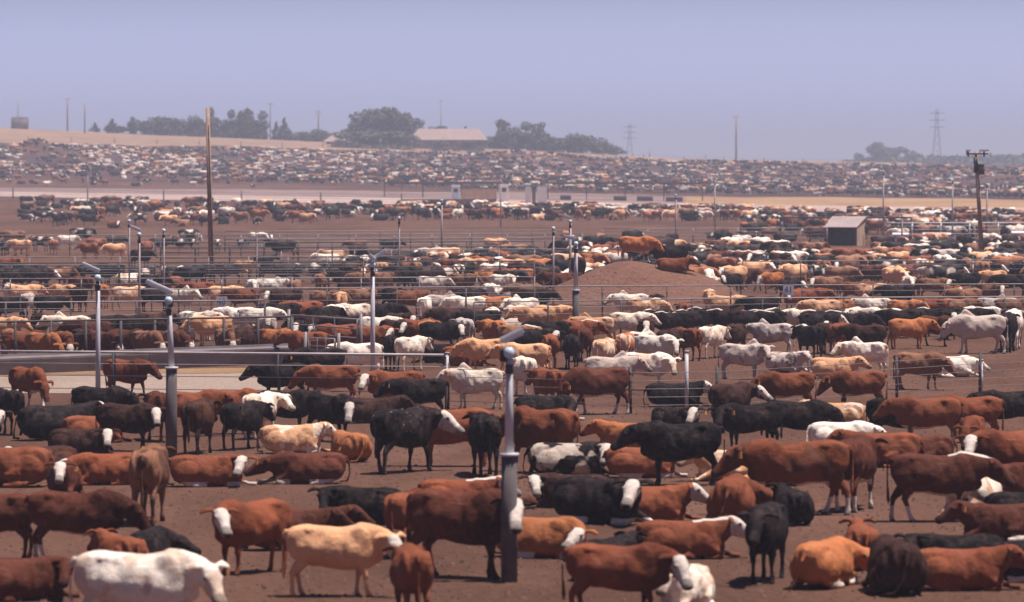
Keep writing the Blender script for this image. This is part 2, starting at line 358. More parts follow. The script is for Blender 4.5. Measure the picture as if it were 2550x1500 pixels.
# ------------------------------------------------------------------ terrain
UK = [-0.106, 0.0, 0.035, 0.106]
DK = [500, 650, 800, 1000, 1250, 1500, 1700, 2000, 3000, 5000, 12000]
def zr(D, rows): return [HC - (r - HY) * D / FPX for r in rows]
ZK = [[0, 0, 0, 0], zr(650, [520, 530, 533, 535.5]), zr(800, [490, 505, 511, 514]), zr(1000, [464, 478, 485, 492]), zr(1250, [415, 436, 448, 466]),
      zr(1500, [349, 391, 407, 424]), zr(1700, [320, 373, 396, 412]), [18, 10, 4, 3.0], [9, 4, 1, 1.0], [2, 0, 0, 0], [-4, -4, -4, -4]]
UK, DK, ZK = map(np.array, (UK, DK, ZK))
MOUND = (6.3, 238.0)
def gz(X, Y):
    X = np.asarray(X, float); Y = np.asarray(Y, float)
    D = np.clip(Y, 1, 12000); u = np.clip(X / np.maximum(D, 1), -0.16, 0.16)
    zu = np.stack([np.interp(D, DK, ZK[:, k]) for k in range(4)])
    # linear in u, extrapolated gently at the sides
    z = np.where(u < UK[1], zu[1] + (zu[0] - zu[1]) * (UK[1] - u) / (UK[1] - UK[0]),
        np.where(u < UK[2], zu[1] + (zu[2] - zu[1]) * (u - UK[1]) / (UK[2] - UK[1]), zu[2] + (zu[3] - zu[2]) * (u - UK[2]) / (UK[3] - UK[2])))
    z = np.where(D <= 500, 0, z)
    # dirt mound in the pens
    mx, my = MOUND; dx = (X - mx); dy = (Y - my)
    r = (np.abs(dx) / 5.7) ** 2.0 + (np.abs(dy) / 6.0) ** 2
    z = z + 2.0 * np.clip(1 - r, 0, 1) ** 1.15 * (1 + 0.06 * np.sin(X * 1.3 + 1) + 0.05 * np.sin(Y * 1.1))
    # a low bare mound on the far hill, and one at each edge
    for (cx, cy, rx, ry, h) in ((5.5, 1440, 22, 40, 2.2), (-127, 1300, 14, 40, 5.0), (128, 1240, 14, 40, 3.2)):
        q = ((X - cx) / rx) ** 2 + ((Y - cy) / ry) ** 2; z = z + h * np.exp(-q * 1.5)
    return z
def g1(X, Y): return float(gz(X, Y))
def at(px, py, dmin=40, dmax=4000):
    """ground point seen at photo pixel (px, py)"""
    u = (px - 1275.0) / FPX; Ds = np.geomspace(dmin, dmax, 4000)
    row = HY + (HC - gz(u * Ds, Ds)) * FPX / Ds
    i = np.argmax(row <= py)
    D = Ds[i]; return Vector((u * D, D, g1(u * D, D)))
def atD(px, D): 
    X = (px - 1275.0) / FPX * D; return Vector((X, D, g1(X, D)))

def sheet(name, xs, ys, mat, lift=0.0, kind='structure'):
    """xs(s, D) half coordinates grid; ys list of distances (per column function allowed)"""
    nx, ny = len(xs), len(ys[0]) if hasattr(ys[0], '__len__') else len(ys)
    V = []; 
    for i in range(nx):
        col = ys[i]
        for Y in col:
            X = xs[i](Y) if callable(xs[i]) else xs[i]
            V.append((X, Y))
    A = np.array(V); Z = gz(A[:, 0], A[:, 1]) + lift
    vs = [(a[0], a[1], z) for a, z in zip(A, Z)]
    fs = [(i * ny + j, (i + 1) * ny + j, (i + 1) * ny + j + 1, i * ny + j + 1) for i in range(nx - 1) for j in range(ny - 1)]
    me = bpy.data.meshes.new(name); me.from_pydata(vs, [], fs); me.update(); me.materials.append(mat)
    me.polygons.foreach_set('use_smooth', [True] * len(me.polygons))
    o = bpy.data.objects.new(name, me); COL.objects.link(o); o['kind'] = kind
    return o

def dirt_material(name, c, dark, pale, clods=True):
    m, t, b = newmat(name); g = nd(t, 'ShaderNodeNewGeometry'); p = g.outputs['Position']
    mp = nd(t, 'ShaderNodeMapping'); t.links.new(p, mp.inputs[0]); mp.inputs['Scale'].default_value = (1, 0.35, 1)
    pv = mp.outputs[0]
    big = noise(t, pv, 0.06, 5, .6); mid = noise(t, pv, 0.5, 5, .6); fine = noise(t, p, 5.0, 5, .65); tiny = noise(t, p, 22.0, 3, .6)
    cc = mixc(t, ramp(t, big, .44, .58), c, dark)
    cc = mixc(t, mth(t, 'MULTIPLY', ramp(t, noise(t, pv, 0.17, 4, .6), .54, .66), .5), cc, pale)
    cc = mixc(t, mth(t, 'MULTIPLY', ramp(t, mid, .50, .68), .55), cc, dark)
    cc = mixc(t, mth(t, 'MULTIPLY', ramp(t, fine, .52, .66), .45), cc, pale)
    cc = mixc(t, mth(t, 'MULTIPLY', ramp(t, fine, .46, .36), .50), cc, tuple(x * .55 for x in dark))
    cc = mixc(t, mth(t, 'MULTIPLY', ramp(t, tiny, .40, .30), .55), cc, tuple(x * .5 for x in dark))
    t.links.new(cc, b.inputs['Base Color']); b.inputs['Roughness'].default_value = .95; b.inputs['Specular IOR Level'].default_value = .15
    vo = nd(t, 'ShaderNodeTexVoronoi'); vo.inputs['Scale'].default_value = 2.6; t.links.new(p, vo.inputs['Vector'])
    h = mth(t, 'ADD', mth(t, 'ADD', mth(t, 'MULTIPLY', fine, 1.0), mth(t, 'MULTIPLY', tiny, .6)), mth(t, 'MULTIPLY', ramp(t, vo.outputs['Distance'], .0, .35), .8))
    bump(t, h, 0.9, 0.10, b)
    return m
M_DIRT = dirt_material('pen_dirt', (.138, .066, .045), (.088, .041, .028), (.195, .101, .073))
M_ROAD = dirt_material('pale_road', (.50, .36, .31), (.42, .30, .27), (.56, .42, .36))
M_YARD = dirt_material('yard_gravel', (.28, .19, .18), (.22, .15, .145), (.34, .24, .22))
M_GRASS = dirt_material('dry_grass_ground', (.40, .24, .13), (.32, .18, .11), (.50, .33, .19))
M_SLOPE = dirt_material('dry_slope', (.36, .22, .14), (.28, .17, .12), (.46, .30, .19))
M_ALLEY = dirt_material('concrete_alley', (.36, .27, .225), (.30, .22, .185), (.42, .32, .265))
M_SPILL = dirt_material('spilled_feed', (.30, .18, .10), (.22, .13, .08), (.42, .28, .16))

nD = 340
Ds = np.unique(np.concatenate([np.linspace(20, 225, 60), np.linspace(226, 252, 70), np.linspace(254, 500, 50), np.geomspace(505, 1200, 40), np.linspace(1210, 1760, 60), np.geomspace(1780, 30000, 30)]))
us = np.unique(np.concatenate([np.linspace(-1, -.5, 10), np.linspace(-.5, .5, 220), np.linspace(.5, 1, 10)]))
xs = [(lambda Y, s=s: (Y * 0.24 + 30) * s) for s in us]
sheet('ground', xs, [Ds] * len(us), M_DIRT)
M_MOUND = dirt_material('mound_dirt', (.205, .100, .072), (.150, .070, .052), (.260, .140, .105))
mv = []; NR, NA = 30, 72
for i in range(NR + 1):
    for j in range(NA):
        a = 2 * math.pi * j / NA; q = (i + .02) / NR * (1.0 + .06 * math.sin(a * 3 + 1) + .04 * math.sin(a * 7)); X_, Y_ = MOUND[0] + 5.9 * q * math.cos(a), MOUND[1] + 6.2 * q * math.sin(a); mv.append((X_, Y_, g1(X_, Y_) + .035))
mm = bpy.data.meshes.new('dirt_mound'); mm.from_pydata(mv, [], [(i * NA + j, (i + 1) * NA + j, (i + 1) * NA + (j + 1) % NA, i * NA + (j + 1) % NA) for i in range(NR) for j in range(NA)]); mm.update(); mm.materials.append(M_MOUND)
mm.polygons.foreach_set('use_smooth', [True] * len(mm.polygons)); mo = bpy.data.objects.new('dirt_mound_terrain', mm); COL.objects.link(mo); mo['kind'] = 'structure'
def strip(name, us_, near, far, mat, lift, n=14):
    """band between two distance curves over u = X/D"""
    uu = np.linspace(us_[0], us_[1], 70)
    xs = [(lambda Y, u=u: u * Y) for u in uu]
    ys = [np.linspace(near(u), far(u), n) for u in uu]
    return sheet(name, xs, ys, mat, lift)
wob = lambda u, a, f=90: a * (math.sin(u * f) + .6 * math.sin(u * f * 2.3 + 1) + .4 * math.sin(u * f * 5.1 + 2))
strip('yard_ground', (-.15, .045), lambda u: float(np.interp(u, [-.106, 0, .106], [868, 828, 752])), lambda u: float(np.interp(u, [-.106, 0, .106], [965, 985, 900])) + wob(u, 7), M_YARD, .06)
strip('dry_grass_field', (.036, .15), lambda u: float(np.interp(u, [0, .106], [828, 752])), lambda u: float(np.interp(u, [0, .06, .106], [940, 960, 925])) + wob(u, 9), M_GRASS, .07)
strip('road', (-.15, .15), lambda u: float(np.interp(u, [-.106, -.03, 0, .106], [795, 742, 722, 648])), lambda u: float(np.interp(u, [-.106, 0, .106], [872, 832, 756])), M_ROAD, .10)
strip('dry_slope_ground', (-.15, .045), lambda u: float(np.interp(u, [-.11, -.05, 0, .045], [1470, 1510, 1560, 1560])) + wob(u, 12), lambda u: 1740.0, M_SLOPE, .12)
M_HILL = dirt_material('hill_pen_dirt', (.095, .048, .042), (.065, .033, .030), (.125, .068, .058))
strip('hill_pen_ground', (-.16, .16), lambda u: float(np.interp(u, [-.106, -.03, .035, .106], [1110, 1040, 1000, 945])) + wob(u, 8), lambda u: float(np.interp(u, [-.106, 0, .045, .106], [1425, 1520, 1560, 1560])) + wob(u, 6), M_HILL, .05)
strip('far_verge_ground', (.03, .085), lambda u: 1590.0 + wob(u, 10), lambda u: 1720.0, M_SLOPE, .14)
# concrete feed alley between the near fence and the feed trough
ax0, ax1 = -40.0, -6.9
xs = list(np.linspace(ax0, ax1, 30))
sheet('feed_alley_ground', xs, [np.linspace(143.0, 157 + (x + 16) * .35, 8) for x in xs], M_ALLEY, .012)
sheet('spilled_feed_ground', xs, [np.linspace(154.5 + (x + 16) * .35 + .6 * math.sin(x * 2.1), 158.2 + (x + 16) * .35, 4) for x in xs], M_SPILL, .022)

# manure clods scattered over the near pens: one uncountable mass
rc = np.random.default_rng(3); CV = []; CF = []; n_ = 0
for i in range(11000):
    D_ = 68 + 110 * rc.random() ** 1.3; X_ = rc.uniform(-.112, .112) * D_
    if X_ < -6.5 and 139 < D_ < 160: continue
    s_ = rc.uniform(.015, .05) * (1.6 if rc.random() < .08 else 1); z_ = g1(X_, D_)
    a0 = rc.uniform(0, 6.28); k6 = [(math.cos(a0 + j * 1.047) * s_ * rc.uniform(.7, 1.3), math.sin(a0 + j * 1.047) * s_ * rc.uniform(.7, 1.3)) for j in range(6)]
    CV += [(X_ + a, D_ + b_, z_ - .01) for a, b_ in k6] + [(X_ + a * .6, D_ + b_ * .6, z_ + s_ * rc.uniform(.3, .7)) for a, b_ in k6]
    CF += [(n_ + j, n_ + (j + 1) % 6, n_ + 6 + (j + 1) % 6, n_ + 6 + j) for j in range(6)] + [tuple(n_ + 6 + j for j in range(6))]; n_ += 12
cme = bpy.data.meshes.new('clods'); cme.from_pydata(CV, [], CF); cme.update(); cme.materials.append(simple('clod', (.12, .062, .045), .95, .30, 3.0, c2=(.09, .046, .034)))
co_ = bpy.data.objects.new('manure_clods', cme); COL.objects.link(co_); tag(co_, 'dark trampled manure clods strewn across the pens', 'manure', kind='stuff')
# ------------------------------------------------------------------ fences
M_RAILP = simple('pale_rail', (0.42, 0.36, 0.37), 0.5, 0.2, 2.0)
def fence(name, pts, label, h=1.4, step=3.0, cables=(.35, .65, .95, 1.2), top='rail', mat=M_DARKSTEEL, railmat=M_RAIL, cab=.011, group=None, pr=.05):
    """posts along a ground polyline; a round top rail and steel cables strung between"""
    P = [Vector(p) for p in pts]; root = empty(name, P[0])
    tag(root, label, 'fence', group or 'pipe and cable fences between the pens')
    off = P[0]; posts = []
    for a, b in zip(P[:-1], P[1:]):
        n = max(1, int(round((b - a).length / step)))
        for i in range(n): posts.append(a.lerp(b, i / n))
    posts.append(P[-1])
    posts = [Vector((p.x, p.y, g1(p.x, p.y))) for p in posts]
    step_n = max(1, math.ceil(len(posts) / 100))
    for k, p in enumerate(posts):
        jit = Vector((random.uniform(-.02, .02), 0, random.uniform(-.02, .05)))
        m = MB(); m.tube([p - off - Vector((0, 0, .1)), p - off + Vector((0, 0, h)) + jit], pr * random.uniform(.9, 1.1), 8); m.build('post', mat, root, True)
    if top == 'rail':
        m = MB(); m.tube([p - off + Vector((0, -.0, h + .03)) for p in posts], pr * .72, 8); m.build('top_rail', railmat, root, True)
    m = MB()
    for c in cables:
        m.tube([p - off + Vector((0, -pr * .9, c * h / 1.4)) for p in posts], cab, 6)
    m.build('cable_wires', railmat, root, True)
    return root
def gp(px, D): v = atD(px, D); return (v.x, v.y, v.z)
fence('pipe_fence', [gp(-120, 137), gp(1112, 134)], 'nearest pipe fence with pale top rail beside the concrete feed alley', h=1.47, step=4.6, pr=.052, railmat=M_RAILP, cables=(.45, .8, 1.12))
fence('cable_fence', [gp(1116, 134), gp(1570, 131.5), gp(1786, 132), gp(2440, 143), gp(2680, 146)], 'thin wire cable fence crossing the bare dirt before the cream cattle', h=1.25, step=4.4, top='none', cables=(.25, .5, .75, 1.0, 1.25), pr=.045, cab=.009)
fence('pipe_fence', [gp(-140, 160.5), gp(300, 163.5), gp(725, 167)], 'dark post fence directly above the long feed trough', h=1.5, step=1.35, pr=.05, cables=(1.0, 1.3), mat=M_DARKSTEEL, railmat=M_DARKSTEEL)
fence('pipe_fence', [gp(1180, 186), gp(1900, 192), gp(2700, 194)], 'dark cable fence just behind the row of cream cattle', h=1.45, step=3.4, pr=.034)
fence('pipe_fence', [gp(-150, 199), gp(640, 203), gp(1500, 207), gp(1820, 208), gp(2700, 211)], 'pipe fence hung with the numbered pen signs', h=1.55, step=3.2, pr=.036)
fence('pipe_fence', [gp(-150, 222), gp(900, 224), gp(1330, 226)], 'weathered pipe fence one pen beyond the sign fence', h=1.5, step=3.0, pr=.034, mat=M_RAIL)
fence('rail_panel_fence', [gp(-150, 268), gp(520, 270), gp(1010, 272)], 'close railed panel fence crossing at the foot of the tall wood pole', h=1.6, step=2.4, pr=.036, cab=.024, mat=M_RAIL, cables=(.3, .55, .8, 1.05))
fence('rail_panel_fence', [gp(-150, 247), gp(560, 250), gp(1330, 253)], 'dark close railed panel fence before the tall wood pole', h=1.7, step=1.9, pr=.045, cab=.03, mat=M_DARKSTEEL, railmat=M_DARKSTEEL, cables=(.25, .5, .75, 1.0, 1.2))
fence('rail_panel_fence', [gp(400, 312), gp(1330, 318)], 'dark railed panel fence just beyond the tall wood pole', h=1.7, step=2.2, pr=.05, cab=.035, mat=M_DARKSTEEL, railmat=M_DARKSTEEL, cables=(.3, .6, .9, 1.15))
fence('pipe_fence', [gp(-150, 183), gp(660, 187)], 'dark pipe fence dividing the pens behind the trough cattle', h=1.5, step=2.6, pr=.042, mat=M_DARKSTEEL)
fence('rail_panel_fence', [gp(700, 290), gp(1420, 296)], 'pale railed panel fence stretching toward the dirt mound', h=1.6, step=2.4, pr=.036, cab=.024, mat=M_RAIL, cables=(.3, .6, .9))
fence('pipe_fence', [gp(1850, 262), gp(2700, 268)], 'dark pipe fence beyond the mound in front of the black cattle', h=1.5, step=3.2, pr=.036)
fence('pipe_fence', [gp(-150, 352), gp(600, 356), gp(1450, 362)], 'hazy pipe fence along the edge of the wide empty pen', h=1.6, step=3.0, pr=.042, cab=.02, mat=M_RAIL)
fence('pipe_fence', [gp(560, 372), gp(1400, 380)], 'second hazy fence with dark lower rails along the empty pen', h=1.6, step=2.4, pr=.045, cab=.04, cables=(.5, .9), mat=M_DARKSTEEL, railmat=M_RAIL)
fence('pipe_fence', [gp(1500, 395), gp(2060, 400)], 'thin fence ending at the small open hut', h=1.5, step=4.0, pr=.05, cab=.02, mat=M_RAIL)
fence('pipe_fence', [gp(2200, 418), gp(2700, 420)], 'pale rail fence beyond the hut with light posts', h=1.7, step=2.4, pr=.07, cab=.02, mat=M_GALV, railmat=M_GALV)
fence('wire_fence', [gp(-150, 780), gp(1000, 735)], 'faint wire fence along the near edge of the pale road', h=1.8, step=14, pr=.10, cab=.02, top='none', mat=M_DARKSTEEL)
fence('wire_fence', [gp(1000, 1000), gp(1400, 1010), gp(2700, 960)], 'faint wire fence at the foot of the far crowded hill', h=1.6, step=16, pr=.10, cab=.03, top='none', mat=M_DARKSTEEL)
fence('wire_fence', [gp(-150, 1476), gp(600, 1530), gp(1300, 1570), gp(2100, 1590)], 'line of thin posts below the dry ridge', h=1.9, step=14, pr=.12, cab=.02, top='none', mat=M_BOARD)
# cross fences running away from the camera
for px0, D0, px1, D1, lb in ( 
                             (640, 272, 640, 352, 'receding cross fence behind the panel rails'),):
    fence('cross_fence', [gp(px0, D0), gp(px1, D1)], lb, h=1.45, step=6, pr=.05, cab=.010)

# gates
def gate(name, a, b, h, label, mat):
    A, B = Vector(a), Vector(b); root = empty(name, A); tag(root, label, 'gate'); d = B - A
    m = MB(); o = Vector((0, 0, .25))
    m.tube([o, o + Vector((0, 0, h))], .035); m.tube([d + o, d + o + Vector((0, 0, h))], .035)
    m.tube([o + Vector((0, 0, h)), d + o + Vector((0, 0, h))], .035); m.tube([o, d + o], .035); m.build('gate_frame', mat, root, True)
    m = MB()
    for k in (.28, .52, .76): m.tube([o + Vector((0, .0, h * k)), d + o + Vector((0, 0, h * k))], .022)
    for k in (.33, .66): m.tube([o + d * k + Vector((0, -.05, 0)), o + d * k + Vector((0, -.05, h))], .02)
    m.build('bar_lattice', mat, root, True)
    for p, nm in ((Vector((-.12, 0, 0)), 'hinge_post'), (d + Vector((.12, 0, 0)), 'latch_post')):
        m = MB(); m.tube([p - Vector((0, 0, .1)), p + Vector((0, 0, h + .45))], .055, 10); m.build(nm, M_RAIL, root, True)
    return root
gate('pipe_gate', gp(728, 168), gp(890, 163), 1.3, 'pale pipe gate standing beside the end of the feed trough', M_RAIL)
gate('pipe_gate', gp(770, 154), gp(834, 153), 1.0, 'short pipe gate panel in front of the white cow', M_RAIL)

# ------------------------------------------------------------------ long concrete feed trough
def trough(a, b, label, h=.50, w=.75, mat=M_CONC, feed=True, name='feed_trough', seg=6.0):
    A, B = Vector(a), Vector(b); root = empty(name, A); tag(root, label, 'feed trough')
    d = B - A; L = d.length; dn = d.normalized(); sv = Vector((-dn.y, dn.x, 0))
    prof = [(-w / 2, 0), (w / 2, 0), (w / 2, h * 1.05), (w / 2 - .09, h * 1.08), (w / 2 - .16, h * .5), (-w / 2 + .30, h * .42), (-w / 2 + .15, h * .80), (-w / 2 + .10, h * .97), (-w / 2 + .02, h), (-w / 2 - .10, h * .90), (-w / 2 - .10, h * .80)]
    n = len(prof); N = max(1, int(L / seg)); m = MB()
    for i in range(N):
        s0 = L * i / N + .012; s1 = L * (i + 1) / N - .012; vs = []
        for s in (s0, s1):
            for y, z in prof: vs.append(dn * s + sv * y + Vector((0, 0, z + (.01 if i % 2 else 0))))
        m.add(vs, [(k, (k + 1) % n, n + (k + 1) % n, n + k) for k in range(n)] + [tuple(range(n - 1, -1, -1)), tuple(range(n, 2 * n))])
    m.build('trough_body', mat, root)
    if feed:
        m = MB(); vs = []; K = 60
        for i in range(K + 1):
            s = L * i / K; z = h * (.58 + .12 * math.sin(i * 1.7) + .08 * math.sin(i * 3.1))
            vs += [dn * s + sv * (-w / 2 + .17) + Vector((0, 0, z)), dn * s + sv * (w / 2 - .13) + Vector((0, 0, z))]
        m.add(vs, [(2 * i, 2 * i + 2, 2 * i + 3, 2 * i + 1) for i in range(K)]); m.build('feed_fill', M_SPILL, root)
    return root
trough(gp(-110, 154.5), gp(775, 166), 'long grey concrete feed trough beyond the near pipe fence', h=.60)
for x0, x1, D, lb in ((2222, 2263, 414, 'short white feed trough just beyond the hut'), (2297, 2368, 414, 'longer white feed trough left of the floodlight pole'), (2518, 2600, 424, 'white feed trough beyond the floodlight pole')):
    trough(gp(x0, D), gp(x1, D), lb, h=.9, w=.6, mat=M_WHITE, feed=False)
for x0, x1, D, lb in ((1528, 1560, 850, 'first dark trough by the pale road'), (1586, 1626, 850, 'middle dark trough by the pale road'), (1658, 1700, 848, 'last and largest dark trough by the pale road'), (1395, 1422, 850, 'small dark trough beside the pale concrete block')):
    trough(gp(x0, D), gp(x1, D), lb, h=.85, w=1.0, mat=M_SHADE, feed=False)

# ------------------------------------------------------------------ lamp poles
def lamp_pole(px, D, h, heads, label, sleeve=True, lean=0.0, r=.064):
    b = atD(px, D); root = empty('lamp_pole', b); tag(root, label, 'lamp pole', 'lamp poles standing in the pens')
    H0 = 2.05 if sleeve else 0
    if sleeve:
        m = MB(); m.tube([(0, 0, -.1), (0, 0, 1.0), (0, 0, H0)], .135, 14, .128); m.build('sleeve', M_SLEEVE, root, True)
        m = MB(); m.tube([(0, 0, H0), (0, 0, H0 + .05)], .16, 14); m.build('collar', M_GALV, root, True)
    m = MB(); m.tube([(0, 0, H0 + (.05 if sleeve else -.1)), (lean * .5, 0, (H0 + h) / 2), (lean, 0, h)], r * 1.15, 12, r * .85); m.build('pole_shaft', M_GALV if (D < 190 or sleeve) else M_RAILP, root, True)
    for dx, dy, L, tilt in heads:
        base = Vector((lean + dx, dy, h + .10)); M = Matrix.Rotation(math.atan2(0, 1), 3, 'Z') @ Matrix.Rotation(-R(tilt), 3, 'Y')
        hd_ = empty('lamp_head', base); hd_.parent = root
        m = MB(); sgn = 1 if L > 0 else -1; LL = abs(L)
        c = M @ Vector((sgn * LL / 2, 0, .10)); m.box(c, (LL, .26, .07), M=M); m.box(c + M @ Vector((0, 0, .045)), (LL * .96, .20, .03), M=M)
        m.build('hood', M_GALV, hd_)
        m = MB(); c2 = M @ Vector((sgn * LL * .52, 0, .055)); m.box(c2, (LL * .8, .20, .03), M=M); m.build('lens', M_GLASS, hd_)
        m = MB(); m.box((0, 0, -.14), (.10, .12, .18)); m.build('bracket', M_BLACKP, hd_)
    m = MB(); 
    for k in range(7):
        a = math.pi * (k / 6 - .5)
    ring = [(.0, 0, h - .02), (.0, 0, h + .04), (.0, 0, h + .12), (0, 0, h + .17)]
    st = [(0.05, -.09), (.085, -.05), (.095, 0), (.085, .05), (.05, .09)]
    vs = []; n = 12
    for rr, z in st:
        for k in range(n): vs.append((lean + rr * math.cos(2 * math.pi * k / n), -.10 + rr * math.sin(2 * math.pi * k / n), h + .02 + z))
    m.add(vs, [(i * n + k, i * n + (k + 1) % n, (i + 1) * n + (k + 1) % n, (i + 1) * n + k) for i in range(4) for k in range(n)] + [tuple(range(n - 1, -1, -1)), tuple(range(4 * n, 5 * n))])
    m.build('photocell', M_GLASS, root, True)
    m = MB(); m.box((lean * .9, -.13, h - .25), (.13, .10, .16)); m.build('junction_box', M_BLACKP, root)
    return root
lamp_pole(1268, 78.5, 3.72, [(-.10, 0, .42, 26)], 'nearest lamp pole with thick dark sleeve and pale upper shaft')
lamp_pole(427, 112, 3.62, [(0.05, 0, -.68, -24)], 'lamp pole with dark sleeve and hood tilted up, beside the feed alley', lean=-.06)
lamp_pole(244, 131, 3.7, [(0, 0, -.52, -24)], 'slim lamp pole at the near fence with raised hood', sleeve=False)
lamp_pole(928, 144, 3.78, [(0, .1, .52, 30), (0, -.1, -.22, -40)], 'tall pale lamp pole with two arms behind the black cattle', sleeve=False, r=.07)
lamp_pole(1434, 181, 3.8, [(0, 0, -.5, -14)], 'white lamp pole on dark sleeve beside the dirt mound', sleeve=True, r=.075)
lamp_pole(1420, 252, 3.8, [(0, 0, -.7, -18)], 'lamp pole with pale head above the cattle beyond the mound', sleeve=False, r=.08)
for px, D, h, hd_, lb in ((1378, 232, 3.7, [], 'plain pale pole behind the lamp poles beside the mound'), (994, 268, 3.8, [(0, 0, .3, 20)], 'thin lamp pole at the edge of the wide bare pen'), (347, 198, 3.9, [(0, 0, -.45, -22)], 'thin lamp pole over the tan cattle near the close railed fence'),
                          (408, 232, 3.6, [], 'plain pale pole before the close railed fence'), (322, 262, 3.7, [], 'pale pole at the pen corner under the dark herd'), (218, 640, 6.0, [(0, 0, .6, 12)], 'faint lamp pole by the dirt track'),
                          (1247, 520, 5.0, [], 'pale pole among the far herd at middle'), (1683, 402, 4.2, [], 'short pale pole on the bare pen'), (1780, 450, 5.2, [], 'dark topped pole among the far herd'),
                          (1100, 345, 4.2, [], 'faint pale pole standing in the empty pen'), (2372, 430, 5.4, [], 'thin pole close to the floodlight pole'), (2200, 404, 6.2, [], 'dark post rising from the shade rail'), (2246, 404, 2.6, [], 'short pale post beside the hut'), (2458, 430, 5.0, [], 'thin pole just beyond the floodlight pole')):
    lamp_pole(px, D, h, hd_, lb, sleeve=False, r=.048 if D < 300 else .07)
m = None
# slim white marker posts in the cable fence
for px, D, h, lb in ((1710, 132.5, 1.65, 'slim white marker post in the cable fence'), (2443, 144, .95, 'short pale marker post at the far end of the cable fence'), (1113, 134, 1.55, 'thick pale end post of the near pipe fence')):
    b = atD(px, D); r = empty('marker_post', b); tag(r, lb, 'post')
    m = MB(); m.tube([(0, 0, -.1), (0, 0, h)], .055 if h < 1.6 and px != 1113 else .05, 10); m.build('post_shaft', M_GALV, r, True)
    m = MB(); m.tube([(0, 0, h), (0, 0, h + .03)], .07, 10); m.build('post_cap', M_GALV, r, True)

# ------------------------------------------------------------------ utility poles
def utility_pole(px, D, top_row, label, r=.13, arms=1, lean=0.0, flood=False, zbase=None, name='utility_pole'):
    b = atD(px, D) if zbase is None else Vector(((px - 1275) / FPX * D, D, zbase)); h = (HY - top_row) * D / FPX + HC - b.z
    root = empty(name, b); tag(root, label, 'utility pole', None)
    m = MB(); m.tube([(0, 0, -.3), (lean * .5, 0, h / 2), (lean, 0, h)], r, 12, r * .68); m.build('pole_shaft', M_WOOD, root, True)
    for k in range(arms):
        z = h - .35 - k * 1.1
        m = MB(); m.box((lean, -.14, z), (2.3, .1, .13)); 
        ar = m.build('crossarm', M_BOARD, root)
        m = MB()
        for x in (-1.0, -.45, .45, 1.0): m.tube([(lean + x, -.14, z + .065), (lean + x, -.14, z + .26)], .05, 8)
        m.build('insulator_rivets', M_GLASS, ar)
    if flood:
        z = h - .15
        m = MB(); m.box((lean + .05, -.15, z), (1.5, .09, .1)); m.build('crossarm', M_BOARD, root)
        for x, w in ((-.55, .28), (.52, .62)):
            f = empty('floodlight', (lean + x, -.3, z + .14)); f.parent = root
            m = MB(); m.box((0, 0, .1), (w, .32, .10)); m.box((-w / 2 + .03, 0, -.05), (.05, .3, .25)); m.build('housing', M_WHITE, f)
            m = MB(); m.box((0, -.02, .035), (w * .8, .24, .025)); m.build('lens', M_GLASS, f)
            m = MB(); m.box((0, .1, -.15), (.12, .1, .34)); m.build('bracket', M_BLACKP, f)
        m = MB(); m.tube([(lean + .36, -.1, h - 1.55), (lean + .36, -.1, h - .85)], .22, 12); m.build('transformer', M_BOARD, root, True)
        m = MB(); m.tube([(lean - .05, -.13, h - 1.4), (lean - .05, -.15, h - .4)], .12, 8); m.build('switch_box', M_BLACKP, root, True)
    m = MB(); m.tube([(r * .6, -r * .9, .2), (lean + r * .5, -r * .8, h * .9)], .022, 6); m.build('conduit', M_DARKSTEEL, root, True)
    return root
utility_pole(527, 281, 268, 'tall weathered wooden pole leaning slightly above the cattle', r=.165, arms=0, lean=-.24)
utility_pole(2447, 326, 378, 'wooden pole with white floodlights at its top', r=.17, arms=0, lean=-.45, flood=True)
for px, D, tr, lb, arms, r in ((168, 1690, 245, 'utility pole with crossarm right of the water tank', 1, .32), (211, 1660, 257, 'plain utility pole second from the water tank', 0, .28), (673, 1690, 257, 'thin utility pole among the ridge trees', 1, .22),
                      (793, 1780, 275, 'utility pole with two crossarms between the ridge trees', 2, .30), (1098, 2300, 250, 'very faint utility pole above the house roof', 1, .25), (1833, 1600, 288, 'dark utility pole standing alone on the low horizon', 1, .34),
                      (45, 1900, 252, 'thin mast rising behind the water tank', 0, .25), (1618, 1900, 372, 'small post on the low ridge slope', 0, .3), (948, 1480, 345, 'short pole before the ridge shrubs', 0, .2), (1757, 2000, 382, 'tiny post on the far horizon', 0, .3)):
    utility_pole(px, D, tr, lb, r=r, arms=arms)

def pylon(px, D, top, base_row, w, label):
    X = (px - 1275) / FPX * D; zt = HC + (HY - top) * D / FPX; zb = 0.0; root = empty('lattice_pylon', (X, D, zb)); tag(root, label, 'pylon')
    m = MB(); h = zt - zb
    for s in (-1, 1):
        for q in (-1, 1):
            m.tube([(s * w, q * w, 0), (s * w * .25, q * w * .25, h * .72), (s * w * .16, q * w * .16, h)], .10, 5)
    for k in range(9):
        z0, z1 = h * k / 9, h * (k + 1) / 9; f = lambda z: w * (1 - .75 * min(1, z / (h * .72)))
        m.tube([(-f(z0), -f(z0), z0), (f(z1), -f(z1), z1)], .08, 4); m.tube([(f(z0), -f(z0), z0), (-f(z1), -f(z1), z1)], .08, 4)
    m.build('lattice_frame', M_RAIL, root)
    m = MB()
    for z in (.74, .84, .94): m.box((0, 0, h * z), (w * 2.3, .2, .25))
    m.build('cross_arms_frame', M_RAIL, root)
pylon(1568, 2300, 308, 372, 2.6, 'faint lattice pylon beyond the low slope')
pylon(2333, 2300, 272, 386, 3.0, 'faint lattice pylon standing beyond the far round trees')

